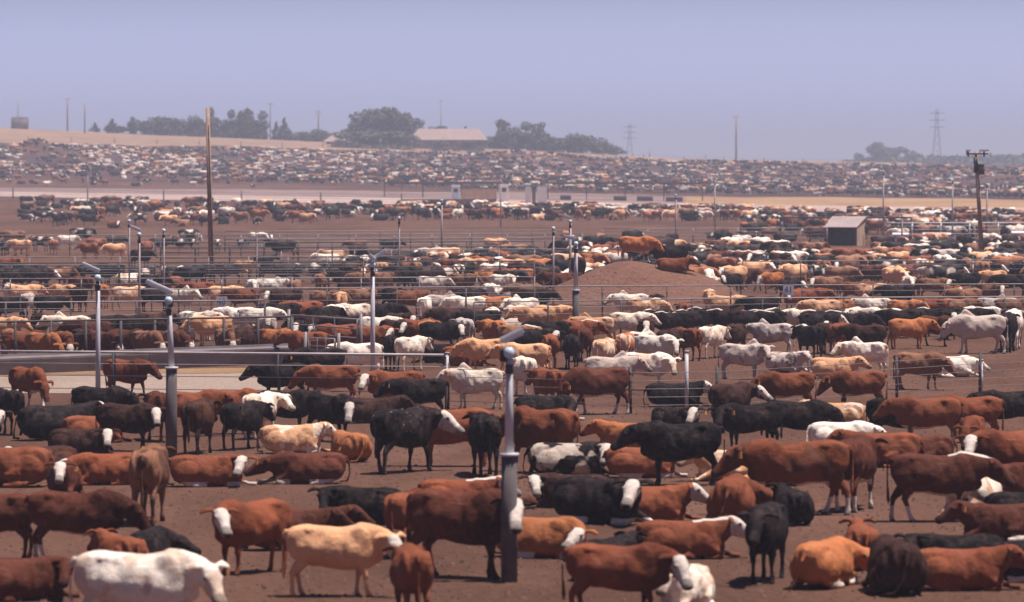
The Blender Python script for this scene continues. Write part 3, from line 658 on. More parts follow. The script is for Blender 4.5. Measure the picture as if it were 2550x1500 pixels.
# ------------------------------------------------------------------ water tank
b = atD(49, 1700); root = empty('water_tank', b); tag(root, 'round grey water tank on the ridge', 'water tank')
m = MB(); m.tube([(0, 0, -.5), (0, 0, 4.0)], 3.0, 24); m.build('tank_shell', M_CONC, root, True)
m = MB(); m.tube([(0, 0, 4.0), (0, 0, 4.35)], 3.08, 24, .4); m.build('tank_roof', M_RAIL, root, True)
m = MB(); [m.box((3.05, -.4, z), (.06, .5, .05)) for z in np.arange(.3, 4, .4)]; m.box((3.06, -.65, 2), (.05, .05, 4.2)); m.box((3.06, -.15, 2), (.05, .05, 4.2)); m.build('ladder_frame', M_DARKSTEEL, root)

# ------------------------------------------------------------------ houses on the ridge
def gable(root, w, d, z0, z1, over, mat, name='roof', axis='x'):
    W2, D2 = w / 2 + over, d / 2 + over; t = .15
    m = MB()
    vs = [(-W2, -D2, z0), (W2, -D2, z0), (W2, D2, z0), (-W2, D2, z0), (-W2 + D2 * .55, 0, z1), (W2 - D2 * .55, 0, z1)]
    vs2 = [(x, y, z + t) for x, y, z in vs]
    m.add(vs2, [(0, 1, 5, 4), (2, 3, 4, 5), (1, 2, 5), (3, 0, 4)]); m.add(vs, [(4, 5, 1, 0), (5, 4, 3, 2), (5, 2, 1), (4, 0, 3)])
    m.add([vs[0], vs[1], vs2[1], vs2[0]], [(0, 1, 2, 3)]); m.add([vs[1], vs[2], vs2[2], vs2[1]], [(0, 1, 2, 3)]); m.add([vs[3], vs[0], vs2[0], vs2[3]], [(0, 1, 2, 3)])
    return m.build(name, mat, root)
M_HROOF = simple('house_roof', (0.34, 0.235, 0.21), 0.8, 0.12, 0.5); M_HWALL = simple('house_wall', (0.16, 0.13, 0.14), 0.85, 0.1, 0.5)
M_WIN = simple('window_dark', (0.05, 0.06, 0.08), 0.15, 0.1, 1.0)
def house(px, D, wpx, wall_rows, ridge_row, label, dd=9.0, rz=0.0):
    k = D / FPX; b = atD(px, D); b.z = HC + (HY - wall_rows[1]) * k; root = empty('house', b, rz); tag(root, label, 'house')
    w = wpx * k; h = (wall_rows[1] - wall_rows[0]) * k; rt = (wall_rows[1] - ridge_row) * k
    m = MB(); m.box((0, 0, h / 2 - 1), (w * .94, dd, h + 2)); wl = m.build('wall', M_HWALL, root)
    gable(root, w, dd, h, rt, .5, M_HROOF)
    n = max(2, int(w / 5))
    for i in range(n):
        x = -w * .42 + w * .84 * i / (n - 1); m = MB(); m.box((x, -dd / 2 - .04, h * .55), (1.5, .08, 1.2)); wd = m.build('window', M_WIN, root)
        m = MB(); m.box((x, -dd / 2 - .10, h * .55 - .68), (1.8, .12, .12)); m.build('sill', M_WHITE, wd)
    m = MB(); m.box((w * .05, -dd / 2 - .04, h * .42), (1.1, .08, 2.1)); m.build('door', M_BOARD, root)
    ch = MB(); ch.box((w * .22, .6, rt + .1), (.9, .9, 1.6)); ch.build('chimney', M_HWALL, root)
    return root
house(1117, 1620, 190, (350, 374), 322, 'long low house with pale pink roof on the ridge', 11)
house(880, 1640, 140, (354, 364), 334, 'long pale roofed house hidden behind the round shrub', 12)
M_BLUE = simple('blue_sheet', (0.30, 0.42, 0.62), 0.5, 0.1, 1.0)
b = atD(1292, 1560); root = empty('parked_car', b); tag(root, 'pale blue vehicle parked under the ridge trees', 'car')
m = MB(); m.box((0, 0, .75), (4.6, 1.8, .75)); m.box((-.2, 0, 1.35), (2.6, 1.6, .55)); m.build('body', M_BLUE, root)
m = MB(); m.box((-.2, 0, 1.37), (2.3, 1.63, .36)); m.build('window', M_WIN, root)
for x in (-1.4, 1.4):
    m = MB(); m.tube([(x, -.95, .36), (x, .95, .36)], .36, 14); m.build('wheel', M_BLACKP, root, True)

# ------------------------------------------------------------------ sheds and pens structures at the road
def shade(px0, px1, D, h, label, t=.35, d=5.0, step=6.0, mat=M_SHADE):
    a, c = atD(px0, D), atD(px1, D); root = empty('shade_shelter', a); tag(root, label, 'shade shelter'); L = c.x - a.x
    m = MB(); m.box((L / 2, 0, h), (L, d, t)); m.build('roof', mat, root)
    n = max(2, int(L / step))
    for i in range(n + 1):
        for y in (-d / 2 + .2,):
            m = MB(); m.tube([(L * i / n, y, -.3), (L * i / n, y, h - t / 2)], .09, 8); m.build('post', M_DARKSTEEL, root, True)
    m = MB(); m.box((L / 2, -d / 2 + .1, h * .42), (L, .05, .06)); m.box((L / 2, -d / 2 + .1, h * .22), (L, .05, .06)); m.build('rail_slats', M_DARKSTEEL, root)
    return root
shade(958, 1245, 860, 2.6, 'long low shade roof behind the tan panel wall')
shade(1364, 1748, 862, 2.9, 'long low shade roof on thin posts beyond the pale block')
shade(1942, 2268, 440, 1.95, 'thin dark shade roof running behind the small hut', t=.14, d=2.0, step=5)
def panel(px0, px1, row0, row1, D, label, mat, name, cat, capm=None, dd=1.6, rib=True):
    k = D / FPX; a = atD(px0, D); w = (px1 - px0) * k; b = Vector(a); root = empty(name, b); tag(root, label, cat)
    h = HC - (row0 - HY) * k - b.z
    m = MB(); m.box((w / 2, 0, h / 2), (w, dd, h)); m.build('wall_panel', mat, root)
    if rib:
        m = MB(); n = max(3, int(w / .8))
        for i in range(n + 1): m.box((w * i / n, -dd / 2 - .03, h / 2), (.12, .06, h * .98))
        m.build('rib_slats', mat, root)
    if capm: 
        m = MB(); m.box((w / 2, 0, h + .12), (w * 1.06, dd * 1.1, .24)); m.build('roof', capm, root)
    return root
panel(1150, 1236, 470, 492, 815, 'tan ribbed panel wall between the two white boxes', M_TAN, 'panel_wall', 'wall', M_SHADE, .4)
def booth(px, wpx, top, D, label, mat, dd=1.8):
    k = D / FPX; b = atD(px, D); root = empty('white_booth', b); tag(root, label, 'booth'); w = wpx * k; h = HC - (top - HY) * k - b.z
    m = MB(); m.box((0, 0, h / 2), (w, dd, h)); m.build('wall', mat, root)
    m = MB(); m.box((0, -.05, h + .1), (w * 1.1, dd * 1.15, .2)); m.build('roof', M_WHITE, root)
    m = MB(); m.box((0, -dd / 2 - .03, h * .72), (w * .5, .06, h * .25)); m.build('window', M_WIN, root)
booth(1135, 20, 464, 812, 'small bluish white booth at one end of the tan wall', simple('bluish_white', (.55, .63, .80), .5))
booth(1255, 23, 462, 812, 'bright white booth at the far end of the tan wall', M_WHITE)
panel(1308, 1323, 466, 508, 800, 'narrow grey concrete block beside the dark gap', M_CONCL, 'concrete_block', 'block', None, 1.2, False)
panel(1325, 1334, 468, 508, 802, 'dark upright panel put in as the shaded slot between two pale blocks', M_SHADE, 'slot_shade_panel', 'board', None, .6, False)  # dark-coloured panel stands in for the shade inside the open slot
panel(1337, 1362, 466, 512, 796, 'tall white concrete block beside the shade roof', M_CONCL, 'concrete_block', 'block', None, 1.6, False)
panel(1002, 1236, 496, 503, 780, 'low dark band put in as the feed bunk shadow before the booths', M_SHADE, 'bunk_shadow_band', 'wall', None, .6, False)  # solid dark strip added in place of the feed bunk's shadow
# open hut
D = 404; k = D / FPX; b = atD(2102, D); root = empty('open_hut', b, R(-20)); tag(root, 'small open fronted hut with pale sheet roof', 'hut')
w, d = 2.75, 2.3
m = MB(); m.box((0, d / 2, 1.0), (w, .08, 2.0)); m.box((-w / 2, 0, 1.0), (.08, d, 2.0)); m.build('wall', M_BOARD, root)
m = MB(); m.add([(w / 2, -d / 2, 0), (w / 2 + .08, -d / 2, 0), (w / 2 + .08, d / 2, 0), (w / 2, d / 2, 0), (w / 2, -d / 2, 1.55), (w / 2 + .08, -d / 2, 1.55), (w / 2 + .08, d / 2, 2.1), (w / 2, d / 2, 2.1)],
        [(3, 2, 1, 0), (4, 5, 6, 7), (0, 1, 5, 4), (1, 2, 6, 5), (2, 3, 7, 6), (3, 0, 4, 7)]); m.build('end_wall', M_TAN, root)
m = MB(); m.add([(-w / 2 - .12, -d / 2 - .25, 1.5), (w / 2 + .12, -d / 2 - .25, 1.5), (w / 2 + .22, d / 2 + .1, 2.38), (-w / 2 - .0, d / 2 + .1, 2.38), (-w / 2 - .12, -d / 2 - .25, 1.57), (w / 2 + .12, -d / 2 - .25, 1.57), (w / 2 + .22, d / 2 + .1, 2.45), (-w / 2, d / 2 + .1, 2.45)],
        [(3, 2, 1, 0), (4, 5, 6, 7), (0, 1, 5, 4), (1, 2, 6, 5), (2, 3, 7, 6), (3, 0, 4, 7)]); m.build('roof', M_ROOFT, root)
for x in (-w / 2 + .1, w / 2 - .1):
    m = MB(); m.box((x, -d / 2 + .1, .75), (.1, .1, 1.5)); m.build('post', M_BOARD, root)

# ------------------------------------------------------------------ pen number signs
def sign(px, row, D, digits, label):
    k = D / FPX; X = (px - 1275) * k; z = HC - (row - HY) * k; root = empty('number_sign', (X, D - .12, z)); tag(root, label, 'sign')
    m = MB(); m.box((0, 0, 0), (.46, .02, .46)); m.build('board', M_WHITE, root)
    cu = bpy.data.curves.new('digits', 'FONT'); cu.body = digits; cu.size = .38; cu.align_x = 'CENTER'; cu.align_y = 'CENTER'; cu.extrude = .003
    o = bpy.data.objects.new('tmp', cu); COL.objects.link(o); dg = bpy.context.evaluated_depsgraph_get(); me = bpy.data.meshes.new_from_object(o.evaluated_get(dg)); bpy.data.objects.remove(o)
    me.materials.clear(); me.materials.append(simple('sign_blue', (.10, .16, .26), .6, .1, 9)); lo = bpy.data.objects.new('digit_lettering', me); COL.objects.link(lo); lo.parent = root
    lo.location = (0, -.016, 0); lo.rotation_euler = (R(90), 0, 0)
sign(552, 752, 203, '40', 'white pen sign reading 40 past the tall wooden pole')
sign(1963, 722, 208.5, '41', 'white pen sign reading 41 right of the dirt mound')

# ------------------------------------------------------------------ trees on the ridge
def leaf_material(name, c1, c2):
    m, t, b = newmat(name); at_ = nd(t, 'ShaderNodeAttribute', attribute_name='tone'); oi = nd(t, 'ShaderNodeObjectInfo')
    c = mixc(t, at_.outputs['Fac'], c1, c2); c = mixc(t, mth(t, 'MULTIPLY', oi.outputs['Random'], .3), c, (.09, .075, .045))
    t.links.new(c, b.inputs['Base Color']); b.inputs['Roughness'].default_value = .7
    return m
M_LEAF = leaf_material('ridge_foliage', (.030, .042, .022), (.075, .09, .045)); M_PINE = leaf_material('conifer_foliage', (.022, .032, .020), (.055, .065, .035))
M_PALE = leaf_material('pale_foliage', (.055, .065, .035), (.13, .13, .07))
def crown_mesh(name, shape, seed, n=2600, mat=M_LEAF):
    """leaf-clump quads filling a unit-wide, unit-tall crown"""
    r = np.random.default_rng(seed); lumps = []
    if shape == 'round':
        for _ in range(16):
            a = r.uniform(0, 6.28); q = r.uniform(0, .33); z = r.uniform(.25, .82); q *= 1.25 * math.sqrt(max(.05, 1 - ((z - .42) / .5) ** 2)); lumps.append((q * math.cos(a), q * math.sin(a), z, r.uniform(.11, .20)))
    elif shape == 'dome':
        for _ in range(26):
            a = r.uniform(0, 6.28); q = r.uniform(0, .42); z = r.uniform(.15, .86) * math.sqrt(max(.1, 1 - (q / .5) ** 2)); lumps.append((q * math.cos(a), q * math.sin(a), z, r.uniform(.09, .16)))
    elif shape == 'tall':
        for _ in range(16):
            a = r.uniform(0, 6.28); z = r.uniform(.15, .88); q = r.uniform(0, .26) * (1 - abs(z - .55) * .9); lumps.append((q * math.cos(a), q * math.sin(a), z, r.uniform(.10, .17)))
    else:
        for k in range(22):
            z = .08 + .86 * k / 21; a = r.uniform(0, 6.28); q = .34 * (1 - z) * r.uniform(.5, 1); lumps.append((q * math.cos(a), q * math.sin(a), z, .05 + .14 * (1 - z)))
    V = []; T = []
    L = np.array(lumps); pk = r.choice(len(L), n, p=L[:, 3] ** 2 / (L[:, 3] ** 2).sum())
    for i in pk:
        x, y, z, q = L[i]; d = r.normal(size=3); d /= np.linalg.norm(d); rad = q * r.uniform(.55, 1.08) ; c = np.array((x, y, z)) + d * rad * np.array((1, 1, .9))
        nn = d + r.normal(size=3) * .7; nn /= np.linalg.norm(nn); a = np.cross(nn, r.normal(size=3)); a /= np.linalg.norm(a); b_ = np.cross(nn, a); s = r.uniform(.012, .026)
        V += [c - a * s - b_ * s * .7, c + a * s - b_ * s * .7, c + a * s + b_ * s * .7, c - a * s + b_ * s * .7]; tn = r.uniform(0, 1); T += [tn] * 4
    me = bpy.data.meshes.new(name); me.from_pydata([tuple(v) for v in V], [], [(4 * i, 4 * i + 1, 4 * i + 2, 4 * i + 3) for i in range(n)]); me.update(); me.materials.append(mat)
    at_ = me.attributes.new('tone', 'FLOAT', 'POINT'); at_.data.foreach_set('value', np.array(T, np.float32)); return me
CR = {'round': [crown_mesh('crown_r%d' % i, 'round', i) for i in range(3)], 'dome': [crown_mesh('crown_d%d' % i, 'dome', 10 + i, 4200) for i in range(2)],
      'tall': [crown_mesh('crown_t%d' % i, 'tall', 20 + i) for i in range(2)], 'conifer': [crown_mesh('crown_c', 'conifer', 30, 2200, M_PINE)], 'shrub': [crown_mesh('crown_s', 'dome', 41, 3600, M_PALE)]}
tm = MB(); tm.tube([(0, 0, -.02), (.01, 0, .22), (-.01, .01, .5), (0, 0, .75)], .035, 8, .012)
for a in range(5):
    tm.tube([(0, 0, .2 + a * .08), (.16 * math.cos(a * 2.4), .16 * math.sin(a * 2.4), .42 + a * .08)], .014, 5, .006)
TRUNK = tm.build('tmp_trunk', M_TRUNK, None, True); trunk_me = TRUNK.data; bpy.data.objects.remove(TRUNK)
def tree(px, base, top, wpx, shape, label, D=1700, name=None):
    k = D / FPX; X = (px - 1275) * k; zb = HC + (HY - base) * k; zb = min(zb, g1(X, D) + 3) ; h = (base - top) * k + max(0, HC + (HY - base) * k - zb); w = wpx * k
    names = {'round': 'broadleaf_tree', 'dome': 'spreading_tree', 'tall': 'tall_tree', 'conifer': 'conifer_tree', 'shrub': 'large_shrub'}
    root = empty(name or names[shape], (X, D, zb), random.uniform(0, 6)); tag(root, label, 'shrub' if shape == 'shrub' else 'tree', 'trees along the ridge')
    c = bpy.data.objects.new('crown', random.choice(CR[shape])); COL.objects.link(c); c.parent = root; q = {'tall': 2.1, 'round': 1.85, 'conifer': 1.6, 'shrub': 1.8, 'dome': 1.55}[shape]; hs, of = {'dome': (1.5, .24), 'round': (1.55, .49), 'tall': (1.38, .32), 'conifer': (1.2, .14), 'shrub': (1.7, .40)}[shape]; c.scale = (w * q, w * q, h * hs); c.location = (0, 0, -h * of)
    t_ = bpy.data.objects.new('trunk', trunk_me); COL.objects.link(t_); t_.parent = root; t_.scale = (w * .7, w * .7, h)
    return root
TREES = [(236, 326, 306, 26, 'conifer', 'tiny dark tree standing alone nearest the poles'), (279, 328, 297, 38, 'conifer', 'small pointed tree left of the long clump'), (305, 328, 314, 34, 'round', 'low bush beside the small pointed tree'),
 (330, 330, 290, 22, 'tall', 'thin spiky tree at the start of the long clump'), (362, 332, 292, 50, 'round', 'first broad tree of the long dark clump'), (398, 334, 285, 56, 'round', 'tallest broad tree in the long dark clump'),
 (436, 336, 288, 52, 'round', 'middle broad tree of the long dark clump'), (474, 338, 290, 54, 'round', 'broad tree just before the tall wooden pole'), (504, 340, 300, 34, 'round', 'small tree touching the tall wooden pole'),
 (527, 342, 267, 40, 'tall', 'tall tree directly behind the tall wooden pole'), (552, 343, 300, 30, 'round', 'low tree just past the tall wooden pole'), (575, 345, 273, 40, 'tall', 'tall narrow tree past the wooden pole'),
 (604, 346, 276, 36, 'tall', 'slim tree at the middle of the tall group'), (622, 347, 270, 44, 'tall', 'tallest tree in the group past the wooden pole'), (650, 348, 276, 46, 'tall', 'tall broad tree ending the tall group'),
 (688, 350, 305, 30, 'conifer', 'dark conifer with blunt top'), (708, 351, 296, 40, 'conifer', 'dark conifer with sharp top'), (755, 353, 325, 46, 'round', 'low round tree after the conifers'), (790, 354, 323, 48, 'round', 'low round tree under the double armed pole'),
 (832, 356, 326, 56, 'round', 'low tree beside the big spreading tree'), (870, 350, 318, 50, 'round', 'sloping low tree left of the big spreading tree'), (925, 352, 276, 112, 'dome', 'large spreading tree with the highest dome'),
 (965, 352, 272, 110, 'dome', 'dense middle part tree of the great dome'), (1005, 352, 280, 92, 'dome', 'spreading tree at the outer end of the great dome'), (893, 364, 330, 96, 'shrub', 'big round shrub before the hidden house'),
 (965, 366, 330, 112, 'shrub', 'wide round shrub beside the long house wall'), (1095, 374, 352, 34, 'shrub', 'low shrub against the house wall'), (1160, 374, 350, 46, 'shrub', 'shrub at the corner of the pale house'), (1090, 345, 310, 44, 'round', 'small treetop showing above the house roof'),
 (1225, 374, 332, 48, 'round', 'low tree at the end of the house'), (1256, 374, 298, 62, 'tall', 'tall dark tree right after the house'), (1288, 372, 318, 36, 'round', 'small tree between two tall ones'), (1312, 374, 303, 60, 'tall', 'broad tall tree behind the blue vehicle'),
 (1344, 374, 305, 46, 'tall', 'slim tall tree at the end of the tall pair'), (1385, 376, 336, 60, 'round', 'low rounded tree beginning the sloping row'), (1422, 377, 334, 60, 'round', 'low rounded tree inside the sloping row'), (1462, 378, 330, 58, 'round', 'highest tree of the sloping row'),
 (1498, 381, 352, 54, 'round', 'small tree near the end of the sloping row'), (1530, 384, 364, 34, 'round', 'last tiny bush of the sloping row')]
for t_ in TREES: tree(t_[0], t_[1], t_[2], t_[3], t_[4], t_[5], 1575 if t_[4] == 'shrub' else 1690)
tree(2183, 404, 358, 84, 'dome', 'larger of the two round trees on the far plain', 2500, 'far_tree'); tree(2228, 404, 364, 84, 'dome', 'smaller round tree beside the larger one on the far plain', 2540, 'far_tree')
# long green orchard beyond the pens on the right: one mass
r = np.random.default_rng(5); V = []; T = []; N = 11000
for i in range(N):
    u = r.uniform(.062, .15); D = 2450 + r.uniform(0, 260); top = np.interp(u, [.062, .075, .106, .15], [3.5, 8.0, 9.5, 10.2]); X = u * D
    z = g1(X, D) + r.uniform(0, top) * (1 + .08 * math.sin(X * .7)); c = np.array((X, D, z)); a = r.normal(size=3); a /= np.linalg.norm(a); b_ = np.cross(a, r.normal(size=3)); b_ /= np.linalg.norm(b_); s = r.uniform(.5, 1.1)
    V += [c - a * s - b_ * s, c + a * s - b_ * s, c + a * s + b_ * s, c - a * s + b_ * s]; T += [r.uniform()] * 4
me = bpy.data.meshes.new('orchard'); me.from_pydata([tuple(v) for v in V], [], [(4 * i, 4 * i + 1, 4 * i + 2, 4 * i + 3) for i in range(N)]); me.materials.append(M_LEAF)
at_ = me.attributes.new('tone', 'FLOAT', 'POINT'); at_.data.foreach_set('value', np.array(T, np.float32))
oo = bpy.data.objects.new('orchard_foliage', me); COL.objects.link(oo); tag(oo, 'long low mass of green orchard on the far plain', 'orchard', kind='stuff')

# ------------------------------------------------------------------ air
def haze():
    x0, x1, y0, y1, z0, z1 = -7600.0, 7600.0, -60.0, 30500.0, -6.0, 40.0
    m = MB(); m.box(((x0 + x1) / 2, (y0 + y1) / 2, (z0 + z1) / 2), (x1 - x0, y1 - y0, z1 - z0))
    mt = bpy.data.materials.new('haze_air'); mt.use_nodes = True; t = mt.node_tree; t.nodes.clear()
    o = t.nodes.new('ShaderNodeOutputMaterial'); v = t.nodes.new('ShaderNodeVolumePrincipled'); v.inputs['Color'].default_value = HAZE_C; v.inputs['Density'].default_value = HAZE_D
    v.inputs['Anisotropy'].default_value = 0.0
    t.links.new(v.outputs[0], o.inputs['Volume']); ob = m.build('haze', mt); tag(ob, 'thin dusty air over the whole feedlot', 'haze', kind='stuff')
HAZE_C = (0.76, 0.78, 0.98, 1); HAZE_D = 0.00031
haze()
# ------------------------------------------------------------------ the herd
POSES = {
 'S': dict(nel=14, hel=-38), 'Sw': dict(nel=8, hel=-42, legs=(1.2, -1, -1, 1.3), tailsw=.08), 'Su': dict(nel=32, hel=-26, legs=(-.5, .6, .8, -.6)),
 'Sl': dict(nel=-6, hel=-52, legs=(.8, -.5, -.4, .9)), 'Sg': dict(nel=-44, hel=-66, legs=(1.4, -1.2, -.8, .8)),
 'SL': dict(nel=10, hel=-34, nyaw=38, hyaw=62), 'SR': dict(nel=10, hel=-34, nyaw=-38, hyaw=-62, legs=(-.7, 1, .8, -1)),
 'Sl+': dict(nel=0, hel=-50, nyaw=30, hyaw=52, legs=(.8, -.6, 0, .8)), 'Sl-': dict(nel=0, hel=-50, nyaw=-30, hyaw=-52, legs=(-.6, .8, .6, -.4)),
 'SLL': dict(nel=12, hel=-30, nyaw=62, hyaw=112), 'SRR': dict(nel=12, hel=-30, nyaw=-62, hyaw=-112),
 'Z': dict(nel=20, hel=-38, hump=True, fat=.92, legs=(.5, -.6, -.7, .7), horns=False), 'Zl': dict(nel=-14, hel=-58, hump=True, fat=.92, legs=(1, -.6, -.7, .9)),
 'ZL': dict(nel=16, hel=-36, nyaw=38, hyaw=66, hump=True, fat=.92), 'ZR': dict(nel=16, hel=-36, nyaw=-38, hyaw=-66, hump=True, fat=.92), 'H': dict(nel=14, hel=-34, nyaw=-38, hyaw=-66, horns=True),
 'L': dict(lying=True, nel=34, hel=-30), 'Lf': dict(lying=True, nel=30, hel=-30, side=-1, fat=1.05), 'Ld': dict(lying=True, nel=2, hel=-28, side=-1),
 'LL': dict(lying=True, nel=28, hel=-32, nyaw=42, hyaw=66, side=-1), 'LR': dict(lying=True, nel=28, hel=-32, nyaw=-42, hyaw=-66),
 'LLL': dict(lying=True, nel=20, hel=-32, nyaw=66, hyaw=112, side=-1), 'LRR': dict(lying=True, nel=20, hel=-32, nyaw=-66, hyaw=-112), 'LX': dict(lying=True, nel=-8, hel=-20, nyaw=-60, hyaw=-105),
}
MESH = {}
for k, s in POSES.items():
    me = cow_mesh('pose_' + k, **s); me.materials.append(M_COAT); MESH[k] = me
COATS = {  # base colour, default patch colour, words
 'R': (srgb(134, 74, 50), 'red-brown'), 'D': (srgb(94, 50, 38), 'dark red'), 'B': ((.011, .008, .0095), 'black'), 'K': (srgb(58, 36, 32), 'dark brown'),
 'T': (srgb(222, 166, 126), 'tan'), 'O': (srgb(172, 106, 68), 'orange-red'), 'W': (srgb(240, 222, 206), 'cream white'), 'G': (srgb(200, 182, 174), 'pale grey'), 'N': (srgb(140, 98, 76), 'dull brown'),
}
PC = {'W': srgb(206, 168, 142), 'G': srgb(150, 130, 125), 'T': srgb(240, 215, 195), 'B': srgb(235, 215, 200), 'K': srgb(90, 52, 36), 'R': srgb(100, 58, 42), 'O': srgb(240, 210, 190), 'D': srgb(60, 36, 30), 'N': srgb(90, 60, 48)}
FACING = ['facing right', 'facing away right', 'facing away', 'facing away left', 'facing left', 'facing camera left', 'facing the camera', 'facing camera right']
COWS = []   # dicts: pos, rz, pose, coat, flags, scale
def hpose(p): return .78 if p.startswith('L') else 1.31
def add_cow(X, Y, rz, pose, coat, fl, s, z=None, note=None, hand=True):
    COWS.append(dict(X=X, Y=Y, rz=rz, pose=pose, coat=coat, fl=fl, s=s, note=note, hand=hand, z=z))
def towards(pose, th):
    """choose the variant of a pose whose head turns to the camera"""
    rel = ((270 - th + 180) % 360) - 180
    if pose == 'Sc': return ('SLL' if rel > 0 else 'SRR') if abs(rel) > 88 else (('SL' if rel > 0 else 'SR') if abs(rel) > 25 else 'S')
    if pose == 'Slc': return ('Sl+' if rel > 0 else 'Sl-') if abs(rel) > 20 else 'Sl'
    if pose == 'Zc': return ('ZL' if rel > 0 else 'ZR') if abs(rel) > 25 else 'Z'
    if pose == 'Lc': return ('LLL' if rel > 0 else 'LRR') if abs(rel) > 88 else (('LL' if rel > 0 else 'LR') if abs(rel) > 25 else 'L')
    return pose
def place(x, top, bot, pose, th, coat, fl='', note=None):
    """x, top of the back and foot row in photograph pixels; solves the distance and the size"""
    pose = towards(pose, th); h = hpose(pose); u = (x - 1275) / FPX
    D = atD0(x, bot) if bot else None
    if D is None:
        s = 1.0; D = (HC - h) * FPX / (top - HY)
    else:
        s = (bot - top) * D / FPX / h; s2 = min(1.10, max(.86, s)); 
        if s2 != s: D = (HC - s2 * h) * FPX / (top - HY); s = s2
    zz = g1(u * D, D)
    if zz > .05:
        for _ in range(30):
            D = (HC - g1(u * D, D) - s * h) * FPX / (top - HY) if top > HY + 4 else D
    add_cow(u * D, D, th + random.gauss(0, 5 if D < 150 else 22), pose, coat, fl, s, note=note)
def atD0(x, bot): return HC * FPX / (bot - HY)
def crop(x0, y0, s, rows):
    for r in rows:
        x, t_, b_, pose, th, coat = r[:6]; fl = r[6] if len(r) > 6 else ''; note = r[7] if len(r) > 7 else None
        place(x0 + x / s, y0 + t_ / s, (y0 + b_ / s) if b_ else None, pose, th, coat, fl, note)
# flags: f white face, l white legs and belly, t white topline, p patches, q many patches, d darker front, e ear tag
S1 = 2.5547
crop(0, 880, S1, [
 (-190, 345, 600, 'Sc', 0, 'B', 'f'), (45, 232, 440, 'S', 120, 'B'), (175, 90, 345, 'Sg', 305, 'R', 'l', 'with white legs and head down'), (800, 38, 262, 'Sw', -35, 'R', 'd', 'standing on the feed alley'),
 (630, 212, 430, 'Sl', -8, 'B'), (350, 330, 560, 'L', 25, 'B', 'f'), (590, 395, 540, 'L', 15, 'R', 'f'), (500, 480, 652, 'Lc', -15, 'K', 'f'),
 (800, 320, 590, 'Sc', 330, 'K', 'f', 'with a long white blaze'), (1020, 252, 560, 'S', 110, 'D', ''), (1265, 300, 640, 'S', 80, 'K', 'p'), (1540, 315, 615, 'S', 55, 'B'),
 (1215, 240, 470, 'S', 10, 'R'), (1440, 238, 480, 'Sl', 5, 'R'), (1660, 250, 500, 'Sc', 60, 'W', 'p'), (70, 590, 845, 'L', 170, 'R'), (270, 590, 800, 'Lc', 215, 'K', 'fq', 'with white blotched neck'),
 (405, 690, 905, 'L', 268, 'D', 'fe', 'with broad white face'), (690, 640, 825, 'Ld', 196, 'R', 'f', 'chin resting on the dirt'), (950, 600, 1100, 'S', 84, 'N', 'q', 'seen squarely from its tail'), (1310, 640, 842, 'Lc', 2, 'R', 'fle', 'stretched long'),
 (420, 915, 1370, 'Sl', -4, 'D', 'd', 'large and broad'), (-60, 912, 1330, 'S', 172, 'D'), (110, 1300, 1560, 'Lc', 8, 'D', 'e'), (945, 1125, 1290, 'LX', 70, 'B'), (800, 1130, 1300, 'L', 110, 'R'),
 (860, 1262, None, 'Slc', 356, 'W', 'pe', 'long pale body'), (1600, 935, 1400, 'Sc', 222, 'R', 'f', 'with shaggy white face'), (1820, 1000, 1200, 'L', 10, 'D'),
])
crop(630, 880, S1, [
 (190, 62, 300, 'S', 195, 'B'), (505, 75, 320, 'Sl', 178, 'R', 'l'), (190, 238, 500, 'S', 4, 'B'), (490, 262, 560, 'Slc', 318, 'B', 'f', 'with white blaze lowered'), (235, 455, 625, 'L', 12, 'T', 'qe', 'with tan and white blotches'),
 (360, 638, 812, 'Ld', 184, 'D', '', 'long dark and flat'), (615, 500, 680, 'LX', 118, 'O', ''), (955, 350, 760, 'SR', 60, 'B', 'f', 'with head turned showing white cheek'), (1275, 350, 720, 'S', 168, 'R'), (1475, 390, 780, 'S', 92, 'B', '', 'seen from its rump'),
 (1065, 165, 365, 'S', 180, 'B', 'e'), (910, 112, 330, 'Sc', 188, 'R', 'f'), (735, 280, 425, 'L', 20, 'K'), (1430, 98, 350, 'Z', 180, 'W', 'p', 'with a hump behind the rail'), (720, 850, 1085, 'Lc', 158, 'B', ''),
 (985, 880, 1290, 'S', 60, 'R', 'd'), (1320, 870, 1440, 'Sc', -28, 'D', 'fd', 'with white ringed face beside the pole'), (1290, 800, 1010, 'L', 4, 'R', 'ft', 'with white stripe along its neck'),
 (510, 1092, 1520, 'Sl-', -6, 'T', 'f', 'big and pale orange'), (1010, 1235, 1500, 'S', 95, 'R'), (320, 1000, 1150, 'L', 5, 'D'),
])
